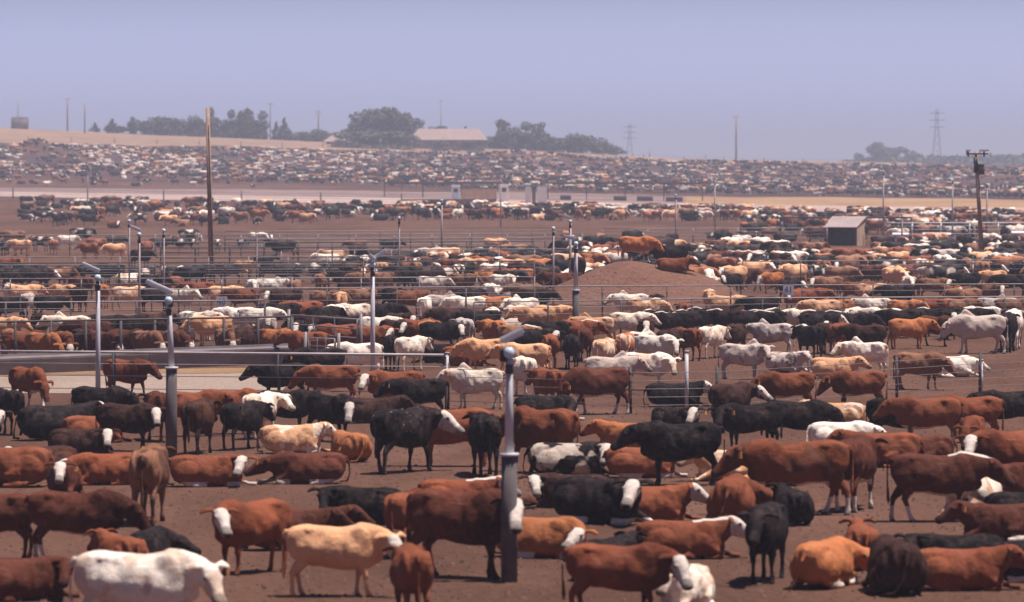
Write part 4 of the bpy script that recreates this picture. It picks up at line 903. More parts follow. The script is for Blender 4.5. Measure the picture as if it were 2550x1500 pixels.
crop(1260, 880, S1, [
 (270, 100, 360, 'S', 118, 'R'), (590, 90, 390, 'Sg', 186, 'D', ''), (240, 268, 368, 'LX', 0, 'B'), (240, 365, 780, 'Sl', 145, 'R', ''), (380, 565, 780, 'Lc', 12, 'B', 'fp', 'with speckled white face'),
 (430, 768, 960, 'Lc', 172, 'K', 'fe', 'with bright white face and orange tag'), (580, 790, 1095, 'Lc', 318, 'B', 'fl', 'with white face and white forefoot'), (900, 850, 1045, 'L', 0, 'R', 'f'), (1120, 440, 840, 'S', 182, 'B', '', 'large and alone in profile'),
 (790, 440, 620, 'L', 170, 'O', ''), (845, 590, 762, 'L', 12, 'R', 'l'), (1080, 340, 445, 'Lc', 320, 'B', 'fe'), (1060, 188, 325, 'L', 0, 'B', 'f', 'lying beyond the wire fence'), (1430, 192, 470, 'SR', 50, 'K', 'f'),
 (1560, 320, 590, 'Sc', 215, 'B', 'e'), (1440, 780, 1090, 'LX', 80, 'R', ''), (1110, 1060, 1250, 'L', 2, 'R', 'ft'), (700, 1205, 1580, 'Slc', -6, 'R', 'fd', 'broad with dark shoulders'), (640, 1175, 1290, 'L', 60, 'B'),
 (200, 1040, 1300, 'LX', -24, 'O', 'f', 'with white blaze beside the pole'), (1660, 962, 1450, 'S', 270, 'B', '', 'standing head on'), (1150, 1370, 1580, 'Lc', 250, 'W', 'p'), (1420, 610, 760, 'L', 200, 'T', 'p'),
])
crop(1890, 880, 2.5545, [
 (190, 120, 340, 'Sl', 178, 'R', 'l'), (640, 110, 365, 'Sl', 184, 'R', 'l', 'with white hind socks'), (1010, -5, 232, 'Sl', -14, 'N', '', 'on the bare dirt with white calf behind'), (1215, 18, 132, 'Ld', 10, 'W', ''),
 (880, 300, 570, 'Sc', 335, 'B', 'f', 'with bright white face in profile'), (1080, 280, 600, 'S', 176, 'R'), (1350, 275, 520, 'S', 184, 'R'), (1350, 400, 640, 'Slc', 262, 'R', ''), (1600, 240, 480, 'S', 180, 'B'), (230, 305, 590, 'Sl', -5, 'B', ''),
 (500, 312, 405, 'L', 160, 'T', 'p'), (500, 430, 500, 'Ld', 10, 'W', ''), (270, 565, 1080, 'Sw', 184, 'R', 'lq', 'brindled with white shanks'), (610, 540, 1000, 'S', 70, 'D', 'l'), (790, 500, 720, 'L', 178, 'R', 'p'), (1060, 530, 690, 'L', 182, 'D'),
 (1100, 625, 1055, 'Sw', 2, 'D', 'tl', 'with white stripe over its withers'), (1390, 770, 1090, 'Lc', 236, 'W', 'fq', 'white necked with grey blazed face'), (1560, 955, 1190, 'L', 190, 'D', 'l'),
 (1620, 488, 890, 'Sc', 188, 'R', 'fd'), (1270, 1150, 1300, 'Lc', 188, 'B', 'e', 'with raised black face and orange tag'), (1600, 1190, 1400, 'Ld', 170, 'B'), (420, 1190, 1490, 'LX', 62, 'O', ''), (660, 1095, 1365, 'L', 100, 'R', ''),
 (860, 1175, 1520, 'LX', 98, 'K', '', 'with dark neck and pricked ears'), (1270, 1245, 1500, 'L', 4, 'R', ''), (210, 860, 1030, 'L', 100, 'B'), (1680, 880, 1010, 'L', 10, 'B'), (1500, 700, 830, 'L', 0, 'D'),
])
S2 = 4.36
crop(0, 560, S2, [
 (230, 165, 340, 'Sc', 180, 'T', 'f'), (450, 130, 290, 'S', 0, 'B'), (580, 165, 300, 'S', 90, 'O'), (970, 200, 320, 'Sc', 180, 'R', 'f'), (1260, 205, 340, 'Sw', 180, 'T', ''), (720, 115, 200, 'S', 0, 'W'), (1240, 130, 230, 'S', 0, 'B'), (1060, 150, 250, 'S', 180, 'R'),
 (1580, 180, 290, 'S', 90, 'R', 'f'), (1720, 150, 250, 'S', 0, 'B'), (2000, 150, 260, 'S', 180, 'B'), (170, 160, 260, 'S', 0, 'K'), (40, 170, 300, 'S', 90, 'B'),
 (150, 490, 640, 'S', 0, 'B'), (620, 465, 600, 'S', 0, 'N'), (420, 480, 610, 'Sc', 0, 'K', 'f'), (1100, 440, 590, 'S', 0, 'B'), (100, 640, 880, 'Sc', 262, 'W', ''), (250, 650, 780, 'S', 0, 'T', 'l'), (300, 745, 960, 'S', 84, 'G', ''), (110, 785, 970, 'S', 184, 'B'),
 (530, 760, 930, 'Sl', 0, 'B'), (690, 650, 900, 'Sl', 182, 'T', ''), (860, 680, 900, 'S', 170, 'K'), (1120, 650, 900, 'S', 82, 'O', ''), (1390, 670, 900, 'Sw', 4, 'T', 'p'), (1690, 680, 890, 'S', 4, 'B'), (1950, 695, 900, 'Z', 6, 'W', 'p'), (2170, 620, 800, 'S', 180, 'R'),
 (430, 960, 1130, 'Sc', 290, 'K', 'fl'), (770, 985, 1140, 'Z', 182, 'W', ''), (990, 1040, 1180, 'S', 170, 'D'), (1150, 985, 1160, 'S', 180, 'B'), (1400, 985, 1160, 'Sl', 186, 'B'), (1660, 960, 1170, 'S', 80, 'K'), (2140, 940, 1160, 'S', 4, 'W', 'p'), (40, 1000, 1140, 'S', 0, 'T'),
 (1380, 530, 640, 'L', 10, 'W', ''), (1640, 540, 640, 'S', 0, 'B'), (1830, 560, 660, 'L', 180, 'R'), (2050, 440, 600, 'S', 0, 'B'), (900, 560, 680, 'S', 180, 'D'),
 (250, 1150, 1440, 'Sg', 330, 'R', 'd'), (480, 1165, 1440, 'Sg', 300, 'O', ''), (680, 1165, 1450, 'Sg', 300, 'R', 'f'), (900, 1140, 1440, 'Sg', 310, 'K', 'f'), (1130, 1150, 1450, 'Sg', 322, 'D', 'f'), (1360, 1140, 1450, 'Sg', 318, 'D', 'f'), (1600, 1150, 1450, 'Sg', 305, 'N', 'f'),
 (1800, 1150, 1440, 'Sg', 322, 'D', 'f'), (2010, 1130, 1430, 'Sg', 312, 'K', 'f'), (40, 1150, 1440, 'Sg', 290, 'N', ''),
])
crop(510, 560, S2, [
 (860, 172, 375, 'S', 178, 'B', '', 'standing alone in the bare pen'), (140, 150, 260, 'S', 270, 'B'), (2010, 160, 260, 'S', 4, 'B'), (1830, 275, 380, 'S', 182, 'B'), (1660, 170, 260, 'S', 180, 'N'), (700, 575, 740, 'S', 4, 'W', ''), (515, 595, 770, 'S', 268, 'W', ''), (640, 330, 420, 'L', 0, 'B'),
 (975, 600, 790, 'S', 86, 'N', ''), (1260, 530, 700, 'S', 84, 'N', ''), (1540, 500, 650, 'S', 182, 'B', ''), (1760, 520, 640, 'S', 170, 'N'), (1950, 510, 660, 'S', 90, 'N'), (2080, 500, 650, 'S', 0, 'B'), (430, 690, 820, 'S', 180, 'R'), (200, 665, 790, 'S', 4, 'T'), (880, 700, 840, 'Sc', 200, 'K', 'f'),
 (1310, 715, 850, 'S', 4, 'N'), (1480, 730, 880, 'S', 270, 'T'), (2210, 710, 840, 'S', 0, 'R'), (1700, 690, 830, 'S', 180, 'N', 'l'), (1900, 660, 800, 'Sc', 200, 'K', 'f'), (2050, 690, 830, 'Sc', 330, 'B', 'f'),
 (365, 895, 1060, 'S', 184, 'W', ''), (570, 900, 1080, 'Sw', 35, 'W', ''), (1420, 865, 1080, 'Sc', 268, 'W', ''), (1620, 865, 1020, 'S', 180, 'W', 'p'), (850, 850, 1010, 'S', 180, 'B'), (1080, 830, 1010, 'S', 180, 'R'), (1270, 890, 1050, 'S', 4, 'B'), (1900, 850, 1020, 'S', 4, 'B'), (700, 990, 1150, 'Sc', 268, 'G', 'p'),
 (90, 990, 1150, 'S', 182, 'T', ''), (1180, 980, 1160, 'S', 182, 'K'), (1870, 998, 1180, 'S', 2, 'W', ''), (1560, 990, 1150, 'S', 180, 'B'), (1010, 1040, 1260, 'Sc', 250, 'B', 'f'), (1150, 1060, 1270, 'Sc', 290, 'B', 'f'), (2110, 960, 1180, 'Sc', 320, 'K', 'f'),
 (1480, 1080, 1330, 'S', 184, 'R', 'f'), (1130, 1160, 1380, 'S', 184, 'R'), (240, 1120, 1440, 'Sg', 300, 'N', 'f'), (420, 1115, 1440, 'Sg', 250, 'K', ''), (760, 1130, 1440, 'Sg', 328, 'O', ''), (600, 1110, 1430, 'Sg', 270, 'B'), (1820, 1100, 1330, 'Sc', 4, 'R', 'f'),
 (1680, 1282, 1520, 'S', 186, 'W', '', 'long and bright behind the gate'), (2030, 1210, 1420, 'S', 100, 'B'), (2230, 1215, 1440, 'S', 62, 'W', ''), (1260, 1340, 1560, 'Sl', 180, 'B'), (2060, 1030, 1230, 'Sc', 300, 'K', 'f'),
])
crop(1020, 560, S2, [
 (430, 220, 370, 'Sc', 182, 'B', 'f'), (810, 230, 370, 'S', 90, 'B'), (990, 250, 370, 'S', 4, 'R'), (1240, 225, 360, 'S', 180, 'K'), (915, 150, 235, 'S', 0, 'T'), (1130, 230, 350, 'S', 0, 'B'), (150, 310, 400, 'L', 180, 'O'), (300, 450, 560, 'S', 0, 'R', 'f'), (230, 560, 720, 'S', 4, 'W', '', 'bright beside the double armed lamp pole'),
 (850, 498, 690, 'S', 184, 'O', 'l'), (1220, 480, 650, 'S', 184, 'O'), (1500, 445, 620, 'S', 182, 'B'), (1000, 540, 740, 'Sc', 300, 'W', 'p'), (560, 530, 650, 'S', 0, 'N'), (650, 410, 520, 'S', 0, 'T'), (550, 600, 740, 'L', 180, 'N'),
 (1700, 340, 520, 'S', 100, 'K', 'l'), (1880, 290, 480, 'Sc', 0, 'N', 'f'), (1660, 280, 450, 'Sc', 350, 'R', 'f'), (870, 640, 820, 'Sc', 262, 'W', ''), (1010, 680, 780, 'L', 0, 'W'), (1270, 640, 790, 'S', 182, 'N'), (1630, 680, 830, 'L', 180, 'D', ''),
 (160, 790, 960, 'S', 100, 'W', ''), (340, 760, 960, 'Zl', 0, 'G', 'p'), (640, 780, 980, 'S', 182, 'W', '', 'bright white square body'), (920, 775, 900, 'S', 180, 'O'), (905, 895, 1080, 'S', 268, 'W', ''), (1240, 795, 960, 'Z', 184, 'W', ''), (1150, 885, 1060, 'Sc', 240, 'W', 'p'), (1380, 890, 1060, 'S', 184, 'T'), (1540, 875, 1040, 'S', 6, 'T'), (1340, 700, 830, 'S', 0, 'B'), (700, 700, 850, 'S', 180, 'B'),
 (590, 1018, 1240, 'S', 96, 'G', ''), (330, 1050, 1250, 'Sc', 320, 'B', 'f'), (910, 1035, 1230, 'S', 96, 'O'), (1150, 1090, 1260, 'S', 0, 'N', 't'), (1350, 1130, 1330, 'Sc', 10, 'B', 'f'), (1530, 1040, 1240, 'S', 182, 'B'), (1800, 1035, 1290, 'S', 350, 'R', 't'), (60, 1030, 1230, 'S', 0, 'R'), (180, 1050, 1250, 'S', 90, 'O'),
 (830, 1238, 1440, 'Sl', 182, 'T', '', 'arched pale orange back'), (1270, 1288, 1480, 'S', 182, 'T', ''), (1530, 1198, 1430, 'S', 96, 'R'), (1760, 1200, 1430, 'S', 92, 'B', ''), (590, 1318, 1470, 'L', 4, 'R'), (360, 1290, 1450, 'L', 180, 'B'), (2110, 1240, 1470, 'S', 70, 'T', 'p'), (1250, 1440, 1700, 'S', 96, 'W', '', 'bright white behind the blurred pole'),
 (1900, 1130, 1380, 'S', 80, 'D'), (2020, 1000, 1200, 'Z', 200, 'T', 'p'), (780, 930, 1050, 'S', 180, 'B'), (460, 900, 1040, 'S', 180, 'K'), (1100, 1010, 1180, 'L', 0, 'G'),
])
crop(0, 560, S2, [(x, 440 + 14 * math.sin(x), 640, p, th, c) for x, p, th, c in ((80, 'S', 0, 'B'), (330, 'S', 182, 'B'), (560, 'S', 4, 'K'), (800, 'Sl', 180, 'B'), (1010, 'S', 0, 'B'), (1230, 'S', 184, 'B'), (1880, 'S', 2, 'B'), (2100, 'S', 178, 'B'), (2280, 'S', 90, 'K'), (2480, 'S', 180, 'B'))])
crop(510, 560, S2, [(x, 420 + 12 * math.sin(x), 620, p, th, c) for x, p, th, c in ((720, 'S', 0, 'B'), (900, 'S', 182, 'B'), (1090, 'Sl', 4, 'B'), (1300, 'S', 180, 'K'), (1420, 'S', 90, 'B'), (1620, 'S', 184, 'B'), (1850, 'S', 4, 'B'), (2060, 'S', 182, 'D'))])
crop(1530, 560, S2, [

 (880, 205, 340, 'S', 330, 'T'), (1060, 255, 380, 'Sc', 200, 'N', 'f'), (1290, 305, 410, 'S', 0, 'O'), (1500, 290, 420, 'S', 0, 'B', 'f'), (1650, 305, 450, 'Sc', 2, 'B', 'f'), (2180, 330, 430, 'S', 0, 'O', ''), (1180, 190, 300, 'S', 180, 'K'), (1760, 170, 280, 'S', 0, 'W'), (1400, 115, 200, 'S', 180, 'W'), (620, 165, 260, 'S', 0, 'T'), (1550, 200, 310, 'S', 180, 'N'),
 (870, 430, 560, 'S', 180, 'N'), (1050, 520, 650, 'L', 180, 'W', 'p'), (1270, 530, 640, 'Sc', 200, 'B', 'f'), (1720, 515, 690, 'Sl', 184, 'O', 'f', 'beside the sign reading 41'), (2110, 690, 840, 'S', 2, 'R'), (1960, 700, 850, 'Sc', 190, 'R', 'f'), (2000, 440, 560, 'S', 0, 'N'), (1400, 430, 560, 'S', 0, 'B'),
 (190, 750, 920, 'Z', 184, 'W', 'p'), (330, 800, 980, 'Sl', 2, 'T', 'p'), (630, 705, 800, 'L', 4, 'R'), (780, 850, 1000, 'S', 80, 'R'), (1210, 768, 930, 'S', 4, 'T', ''), (1030, 700, 900, 'S', 262, 'T', 'p'), (480, 760, 880, 'S', 90, 'B'), (1600, 780, 930, 'S', 180, 'B'), (1900, 600, 720, 'Sc', 20, 'B', 'f'),
 (150, 950, 1180, 'S', 4, 'W', 'p'), (480, 920, 1120, 'Sc', 200, 'B', 'ft'), (640, 950, 1130, 'Sc', 190, 'B', 'ft'), (840, 925, 1130, 'Sc', 200, 'B', 'ft'), (1010, 900, 1120, 'Sl', 184, 'B', 't'), (1230, 920, 1130, 'S', 182, 'B', 't'), (1450, 930, 1130, 'S', 4, 'B', 't'), (1660, 930, 1110, 'Sc', 200, 'B', 'ft'), (1850, 910, 1100, 'S', 180, 'B', 't'), (2030, 915, 1100, 'Sc', 160, 'W', ''), (2200, 960, 1110, 'S', 4, 'B', 'f'), (340, 1020, 1190, 'Sc', 262, 'K', 'f'),
 (110, 1175, 1420, 'S', 84, 'O', 'p'), (280, 1165, 1400, 'Zl', 20, 'W', ''), (440, 1195, 1420, 'Slc', 330, 'W', ''), (600, 1140, 1480, 'S', 92, 'K', 'l'), (800, 1130, 1480, 'S', 96, 'R', ''), (1050, 1100, 1360, 'S', 62, 'W', 'p'), (1320, 1080, 1320, 'S', 184, 'K', ''),
 (1730, 1072, 1410, 'Z', 184, 'G', 'p', 'humped with dark flank patch'), (1380, 1292, 1530, 'Zc', -4, 'G', 'p', 'mottled and turning its head'), (2120, 1092, 1460, 'S', 110, 'B', 't'), (330, 1390, 1620, 'Slc', 344, 'W', 'p'), (-60, 1430, 1700, 'Z', 4, 'G', ''), (1850, 1380, 1560, 'L', 280, 'G', 'q'),
])
crop(2030, 560, S2, [
 (90, 310, 410, 'S', 182, 'O'), (480, 270, 380, 'S', 300, 'N'), (600, 290, 400, 'S', 180, 'B'), (960, 285, 440, 'Sc', 180, 'B', 'f'), (1180, 290, 450, 'S', 0, 'B'), (1420, 295, 450, 'S', 180, 'B'), (1640, 300, 470, 'Sc', 0, 'B', 'f'), (1250, 230, 340, 'S', 180, 'N'), (760, 250, 350, 'S', 180, 'N'), (2000, 200, 330, 'S', 0, 'B'), (2100, 320, 440, 'S', 0, 'N'),
 (730, 385, 620, 'Sc', 2, 'K', 'f'), (1310, 460, 610, 'S', 184, 'G', 'p'), (1000, 560, 700, 'S', 268, 'W', 'q'), (1090, 550, 690, 'Sc', 250, 'D', 'f'), (1290, 580, 780, 'Sc', 2, 'N', 'f'), (1650, 520, 690, 'S', 180, 'B'), (1950, 495, 620, 'S', 182, 'T', ''), (2130, 540, 720, 'S', 180, 'B'), (1900, 640, 800, 'Sc', 320, 'N', 'f'),
 (140, 560, 700, 'Sc', 200, 'N', 'f'), (310, 560, 690, 'Sc', 200, 'K', 'f'), (450, 620, 760, 'S', 0, 'R'), (600, 640, 780, 'S', 4, 'T', ''), (1480, 660, 800, 'Sc', 330, 'R', 'f'), (900, 660, 820, 'S', 180, 'B'), (1640, 690, 820, 'S', 180, 'N', 'l'), (1820, 400, 520, 'S', 180, 'N'), (2060, 420, 520, 'S', 180, 'B'),
 (640, 792, 1000, 'Z', 184, 'W', '', 'humped and bright among black backs'), (560, 900, 1080, 'S', 200, 'W', 'p'), (740, 905, 1080, 'S', 170, 'W', ''), (85, 815, 940, 'S', 182, 'T'), (240, 810, 940, 'S', 182, 'O'), (960, 815, 950, 'S', 4, 'O'), (1280, 805, 950, 'S', 182, 'R'), (1540, 800, 940, 'S', 4, 'N', ''), (1930, 790, 980, 'Z', 10, 'G', ''), (2150, 800, 950, 'S', 0, 'N'),
 (40, 930, 1080, 'S', 4, 'B', 't'), (200, 925, 1090, 'Sc', 268, 'B', 'f'), (400, 960, 1110, 'S', 4, 'B'), (940, 920, 1080, 'S', 182, 'B'), (1110, 910, 1070, 'Sc', 200, 'B', 'f'), (1300, 905, 1080, 'Sc', 200, 'B', 'ft'), (1440, 930, 1110, 'Sc', 262, 'B', 'f'), (1640, 900, 1080, 'S', 4, 'B', 't'), (1820, 890, 1060, 'Sc', 200, 'W', ''),
 (100, 1058, 1390, 'S', 70, 'K', 't'), (260, 1068, 1310, 'S', 76, 'R', ''), (560, 1085, 1290, 'S', 182, 'K', ''), (1010, 1018, 1330, 'S', 24, 'O', '', 'glossy with black lower flank'), (1300, 990, 1250, 'Sc', 320, 'D', 'f'), (1790, 980, 1400, 'Zl', 176, 'G', '', 'with head lowered to its forelegs'), (2060, 955, 1370, 'S', 78, 'B', ''), (2160, 930, 1380, 'S', 84, 'W', ''),
 (560, 1272, 1490, 'Zc', 192, 'W', 'p', 'cream and facing the wire fence'), (190, 1440, 1540, 'L', 0, 'T', ''), (2230, 1000, 1350, 'S', 80, 'B'),
])
for x, D, pose, th, coat, fl, note in ((1583, 238.5, 'Sl', -14, 'O', 'l', 'on top of the dirt mound'), (1672, 240.0, 'Sw', 184, 'B', '', 'on the slope of the dirt mound'), (1590, 248, 'S', 2, 'B', '', None), (1535, 246.5, 'S', 176, 'B', '', 'just behind the mound crest'),
      (1478, 245, 'Sc', 10, 'B', 'f', None), (1440, 241, 'S', 100, 'K', 'l', None), (1405, 243, 'Sc', 348, 'R', 'f', None), (1620, 252, 'Sc', 330, 'K', 'f', None), (1500, 252, 'S', 4, 'B', '', None)):
    X = (x - 1275) / FPX * D; add_cow(X, D, th, towards(pose, th), coat, fl, 1.0, note=note); COWS[-1]['keep'] = 1
# random further animals -------------------------------------------------------
def coat_pick(r, wts):
    ks = list(wts); return r.choice(ks, p=np.array([wts[k] for k in ks]) / sum(wts.values()))
rr = np.random.default_rng(21)
def relax(C, it=40):
    """push overlapping animals apart on the ground"""
    def caps(c):
        a = R(c['rz']); d = np.array((math.cos(a), math.sin(a))); L = .62 * c['s'] ; p = np.array((c['X'], c['Y'])) + d * .05; return [p + d * t_ * L for t_ in (-1, 0, 1, 1.75)]
    for _ in range(it):
        C.sort(key=lambda c: c['Y']); mv = 0
        cc = [caps(c) for c in C]
        for i in range(len(C)):
            for j in range(i + 1, len(C)):
                if C[j]['Y'] - C[i]['Y'] > 3.2: break
                if abs(C[j]['X'] - C[i]['X']) > 3.2: continue
                need = .60 if not (C[i]['pose'][0] == 'L' or C[j]['pose'][0] == 'L') else .70
                best = None
                for p in cc[i]:
                    for q in cc[j]:
                        d = q - p; n = math.hypot(*d)
                        if best is None or n < best[0]: best = (n, d)
                n, d = best
                if n < need:
                    k = (need - n) * .5 + .01
                    sgn = 1 if C[j]['Y'] >= C[i]['Y'] else -1
                    C[j]['Y'] += k * sgn; C[i]['Y'] -= k * sgn * .6; mv += 1
                    cc[j] = caps(C[j]); cc[i] = caps(C[i])
        if not mv: break
for c in COWS: c['row'] = (HC - c['s'] * hpose(c['pose'])) / c['Y']
relax(COWS)
# keep the 300 that show largest
COWS = [c for c in COWS if abs(c['X'] / c['Y']) < .118]
COWS.sort(key=lambda c: c['Y']); print('hand placed', len(COWS))
KEEP = [c for c in COWS if c.get('keep')]; REST = [c for c in COWS if not c.get('keep')]
YL = REST[303]['Y']; EXTRA = REST[304:]; COWS = REST[:304] + KEEP; print('nearest limit', YL)

# labels -----------------------------------------------------------------------
LAND = [(425, 'left lamp pole'), (1268, 'nearest lamp pole')]
def zone(c):
    x = 1275 + c['X'] / c['Y'] * FPX; Y = c['Y']
    if Y < 137:
        row = 'nearest the camera' if Y < 92 else 'one row back' if Y < 108 else 'two rows back' if Y < 121 else 'just before the fence'
        sec = 'left of the alley pole' if x < 425 else 'between alley pole and near pole' if x < 1268 else 'right of the near pole' if x < 1900 else 'at far right'
        return row, sec
    if Y < 176: row = 'past the near fence'
    elif Y < 197: row = 'behind the cream cattle'
    elif Y < 214: row = 'by the sign fence'
    elif Y < 250: row = 'level with the mound'
    elif Y < 300: row = 'beyond the mound'
    else: row = 'in the hazy far pens'
    sec = 'near left edge' if x < 300 else 'around the wooden pole' if x < 640 else 'left of the twin-armed pole' if x < 928 else 'right of the twin-armed pole' if x < 1300 else 'around the mound' if x < 1800 else 'below the hut' if x < 2250 else 'below the floodlight pole'
    return row, sec
ORD = ['leftmost', 'second', 'third', 'fourth', 'fifth', 'sixth', 'seventh', 'eighth', 'ninth', 'tenth', 'eleventh', 'twelfth']
def desc(c):
    w = COATS[c['coat']][1]; 
    if 'f' in c['fl'] and c['coat'] != 'W': w += ' white-faced'
    elif 'q' in c['fl'] or ('p' in c['fl'] and c['coat'] in 'WGT'): w += ' blotched'
    return w
def facing(c): return FACING[int(round((c['rz'] % 360) / 45)) % 8]
groups = {}
for c in COWS:
    pose = 'lying' if c['pose'][0] == 'L' else 'head-down' if c['pose'] in ('Sg', 'Zl') else 'standing'
    row, sec = zone(c); c['desc'] = (desc(c), pose, facing(c), row, sec)
    groups.setdefault(c['desc'], []).append(c)
WC = lambda s: len(s.split())
def short_face(f): return {'facing camera left': 'facing lower left', 'facing camera right': 'facing lower right'}.get(f, f)
for k, g in groups.items():
    g.sort(key=lambda c: c['X'] / c['Y'])
    for i, c in enumerate(g):
        d, pose, fc, row, sec = k; fc = short_face(fc)
        noun = 'cow'
        lab = f"{d} {noun} {pose}, {fc}, {row}, {sec}"
        if len(g) > 1: lab = (f"{ORD[i]}-from-left " if i else 'leftmost ') + lab
        if c['note'] and WC(f"{d} {noun} {c['note']}, {fc}, {row}") <= 16: lab = f"{d} {noun} {c['note']}, {row}, {sec}" if WC(f"{d} {noun} {c['note']}, {row}, {sec}") <= 16 else f"{d} {noun} {c['note']}, {row}"
        ws = lab.split()
        while len(ws) > 16: 
            for drop in ('the', 'of', 'from', 'and', 'near'):
                if drop in ws: ws.remove(drop); break
            else: ws = ws[:16]
        c['label'] = ' '.join(ws)
seen_l = {}
for c in COWS:
    k = seen_l.get(c['label'], 0); seen_l[c['label']] = k + 1
    if k: c['label'] = (ORD[min(k, 11)] + ' ' + c['label'])

tagm = MB(); tagm.box((0, 0, -.035), (.012, .055, .07)); TAG = tagm.build('tmp_tag', M_TAGM); tag_me = TAG.data; bpy.data.objects.remove(TAG)
def set_coat(o, c, r):
    base = COATS[c['coat']][0]; k = r.uniform(.82, 1.18); h_ = r.uniform(-.04, .04)
    o.color = (min(1, base[0] * k * (1 + h_)), min(1, base[1] * k), min(1, base[2] * k * (1 - h_)), 1)
    fl = c['fl']; o['white_face'] = 1.0 if 'f' in fl else 0.0; o['white_legs'] = 1.0 if 'l' in fl else (0.0 if c['coat'] in 'WGT' else (.9 if r.random() < .12 else 0.0))
    o['white_top'] = 1.0 if 't' in fl else 0.0; o['patches'] = .95 if 'q' in fl else (.6 if 'p' in fl else (0.25 if c['coat'] in 'RN' and r.random() < .3 else 0.0))
    o['patch_color'] = PC[c['coat']]; o['dark_front'] = 1.0 if 'd' in fl else (.5 if c['coat'] in 'RDN' and r.random() < .4 else 0.0)
for c in COWS:
    nm = 'cow'
    o = bpy.data.objects.new(nm, MESH[c['pose']]); COL.objects.link(o)
    z = g1(c['X'], c['Y']); o.location = (c['X'], c['Y'], z - .012); o.rotation_euler = (0, 0, R(c['rz']))
    s = c['s']; o.scale = (s * rr.uniform(.95, 1.05), s * rr.uniform(.94, 1.06), s)
    tag(o, c['label'], 'cow', 'cattle standing and lying in the dirt pens'); set_coat(o, c, rr)
    if c['Y'] < 150 and ('e' in c['fl'] or rr.random() < .35):
        t_ = bpy.data.objects.new('ear_tag', tag_me); COL.objects.link(t_); t_.parent = o; t_.location = TAGPOS['pose_' + c['pose']]; t_.rotation_euler = (0, 0, R(20)); t_.scale = (1.7, 1.7, 1.7)

# far herd: one uncountable mass of small animals --------------------------------
FAR_POSES = ['S', 'Sw', 'Sl', 'Sg', 'SL', 'SR', 'Z', 'L', 'LL', 'LR']
def lowpoly(me, n=300):
    ob = bpy.data.objects.new('tmp', me.copy()); COL.objects.link(ob); md = ob.modifiers.new('d', 'DECIMATE'); md.ratio = n / max(1, len(me.polygons)) 
    dg = bpy.context.evaluated_depsgraph_get(); m2 = bpy.data.meshes.new_from_object(ob.evaluated_get(dg)); bpy.data.objects.remove(ob)
    m2.calc_loop_triangles(); nv = len(m2.vertices); co = np.empty(nv * 3, np.float32); m2.vertices.foreach_get('co', co)
    tr = np.empty(len(m2.loop_triangles) * 3, np.int32); m2.loop_triangles.foreach_get('vertices', tr)
    mk = np.empty(nv * 4, np.float32); m2.attributes['marks'].data.foreach_get('color', mk)
    return co.reshape(-1, 3), tr.reshape(-1, 3), mk.reshape(-1, 4)
LP = {k: lowpoly(MESH[k], 560) for k in FAR_POSES}
FAR = []
W_HILL = dict(B=40, K=20, R=9, D=12, O=2, T=8, W=11, G=12, N=20); W_MID = dict(B=42, K=14, R=12, D=8, O=5, T=8, W=10, G=5, N=10); W_LEFT = dict(B=20, K=8, R=10, D=6, O=6, T=14, W=26, G=18, N=12)
def scatter(n, rows, xr, wts, lie=.25, dmin=1.5, dens=None, Dr=None):
    """animals over a region given in photograph rows / columns"""
    k = 0; tries = 0
    while k < n and tries < n * 12:
        tries += 1; x = rr.uniform(*xr); u = (x - 1275) / FPX
        lo = np.interp(x, rows[0], rows[1]); hi = np.interp(x, rows[0], rows[2]); 
        if lo >= hi: continue
        D = rr.uniform(lo, hi); X = u * D
        if 2030 < x < 2180 and 318 < D < 412: continue
        if abs(X - MOUND[0]) < 7 and abs(D - MOUND[1]) < 8: continue
        if dens and rr.random() > dens(x, D): continue
        cell = (int(X / 3.5), int(D / 3.5)); ok = True
        for a in (-1, 0, 1):
            for b_ in (-1, 0, 1):
                for (qx, qy) in GRID.get((cell[0] + a, cell[1] + b_), ()):
                    if (qx - X) ** 2 + (qy - D) ** 2 < dmin ** 2: ok = False
        if not ok: continue
        GRID.setdefault(cell, []).append((X, D)); ct = coat_pick(rr, wts(x, D) if callable(wts) else wts)
        pose = rr.choice(['L', 'LL', 'LR']) if rr.random() < lie else rr.choice(['S', 'S', 'Sw', 'Sl', 'Sg', 'SL', 'SR'])
        if ct in 'WG' and pose == 'S' and rr.random() < .4: pose = 'Z'
        th = rr.choice([0, 180, 90, 270], p=[.29, .29, .21, .21]) + rr.normal() * 34
        FAR.append((X, D, th, pose, ct, rr.uniform(.88, 1.08), rr.random() < .35)); k += 1
GRID = {}
for c in COWS + EXTRA: GRID.setdefault((int(c['X'] / 3.5), int(c['Y'] / 3.5)), []).append((c['X'], c['Y']))
for c in EXTRA: FAR.append((c['X'], c['Y'], c['rz'], c['pose'] if c['pose'] in LP else ('L' if c['pose'][0] == 'L' else 'S'), c['coat'], c['s'], 'f' in c['fl']))
clump = lambda x, D: .35 + .65 * (math.sin(x * .021 + D * .013) * math.sin(x * .0083 - D * .021 + 1) > -.25)
W_DARK = dict(B=55, K=25, R=8, D=10, O=1, T=3, W=3, G=4, N=14)
def hill_coats(x, D):
    q = math.sin(x * .013 + D * .009 + 1) + math.sin(x * .031 - D * .017) * .8
    return W_DARK if q > .35 else (W_LEFT if x < 1100 and D > 1230 else W_HILL)
# the crowded hill: distances between foot of slope and the ridge, by column
hx = [0, 150, 400, 800, 1275, 1700, 2100, 2550]
scatter(3900, (hx, [1130, 1120, 1110, 1060, 1010, 1010, 985, 950], [1405, 1440, 1455, 1480, 1500, 1520, 1530, 1500]), (-60, 2610), hill_coats, .3, 1.15, lambda x, D: .18 + .82 * clump(x, D))
scatter(40, ([0, 700], [1010, 1010], [1100, 1100]), (0, 700), W_HILL, .5, 2.0)
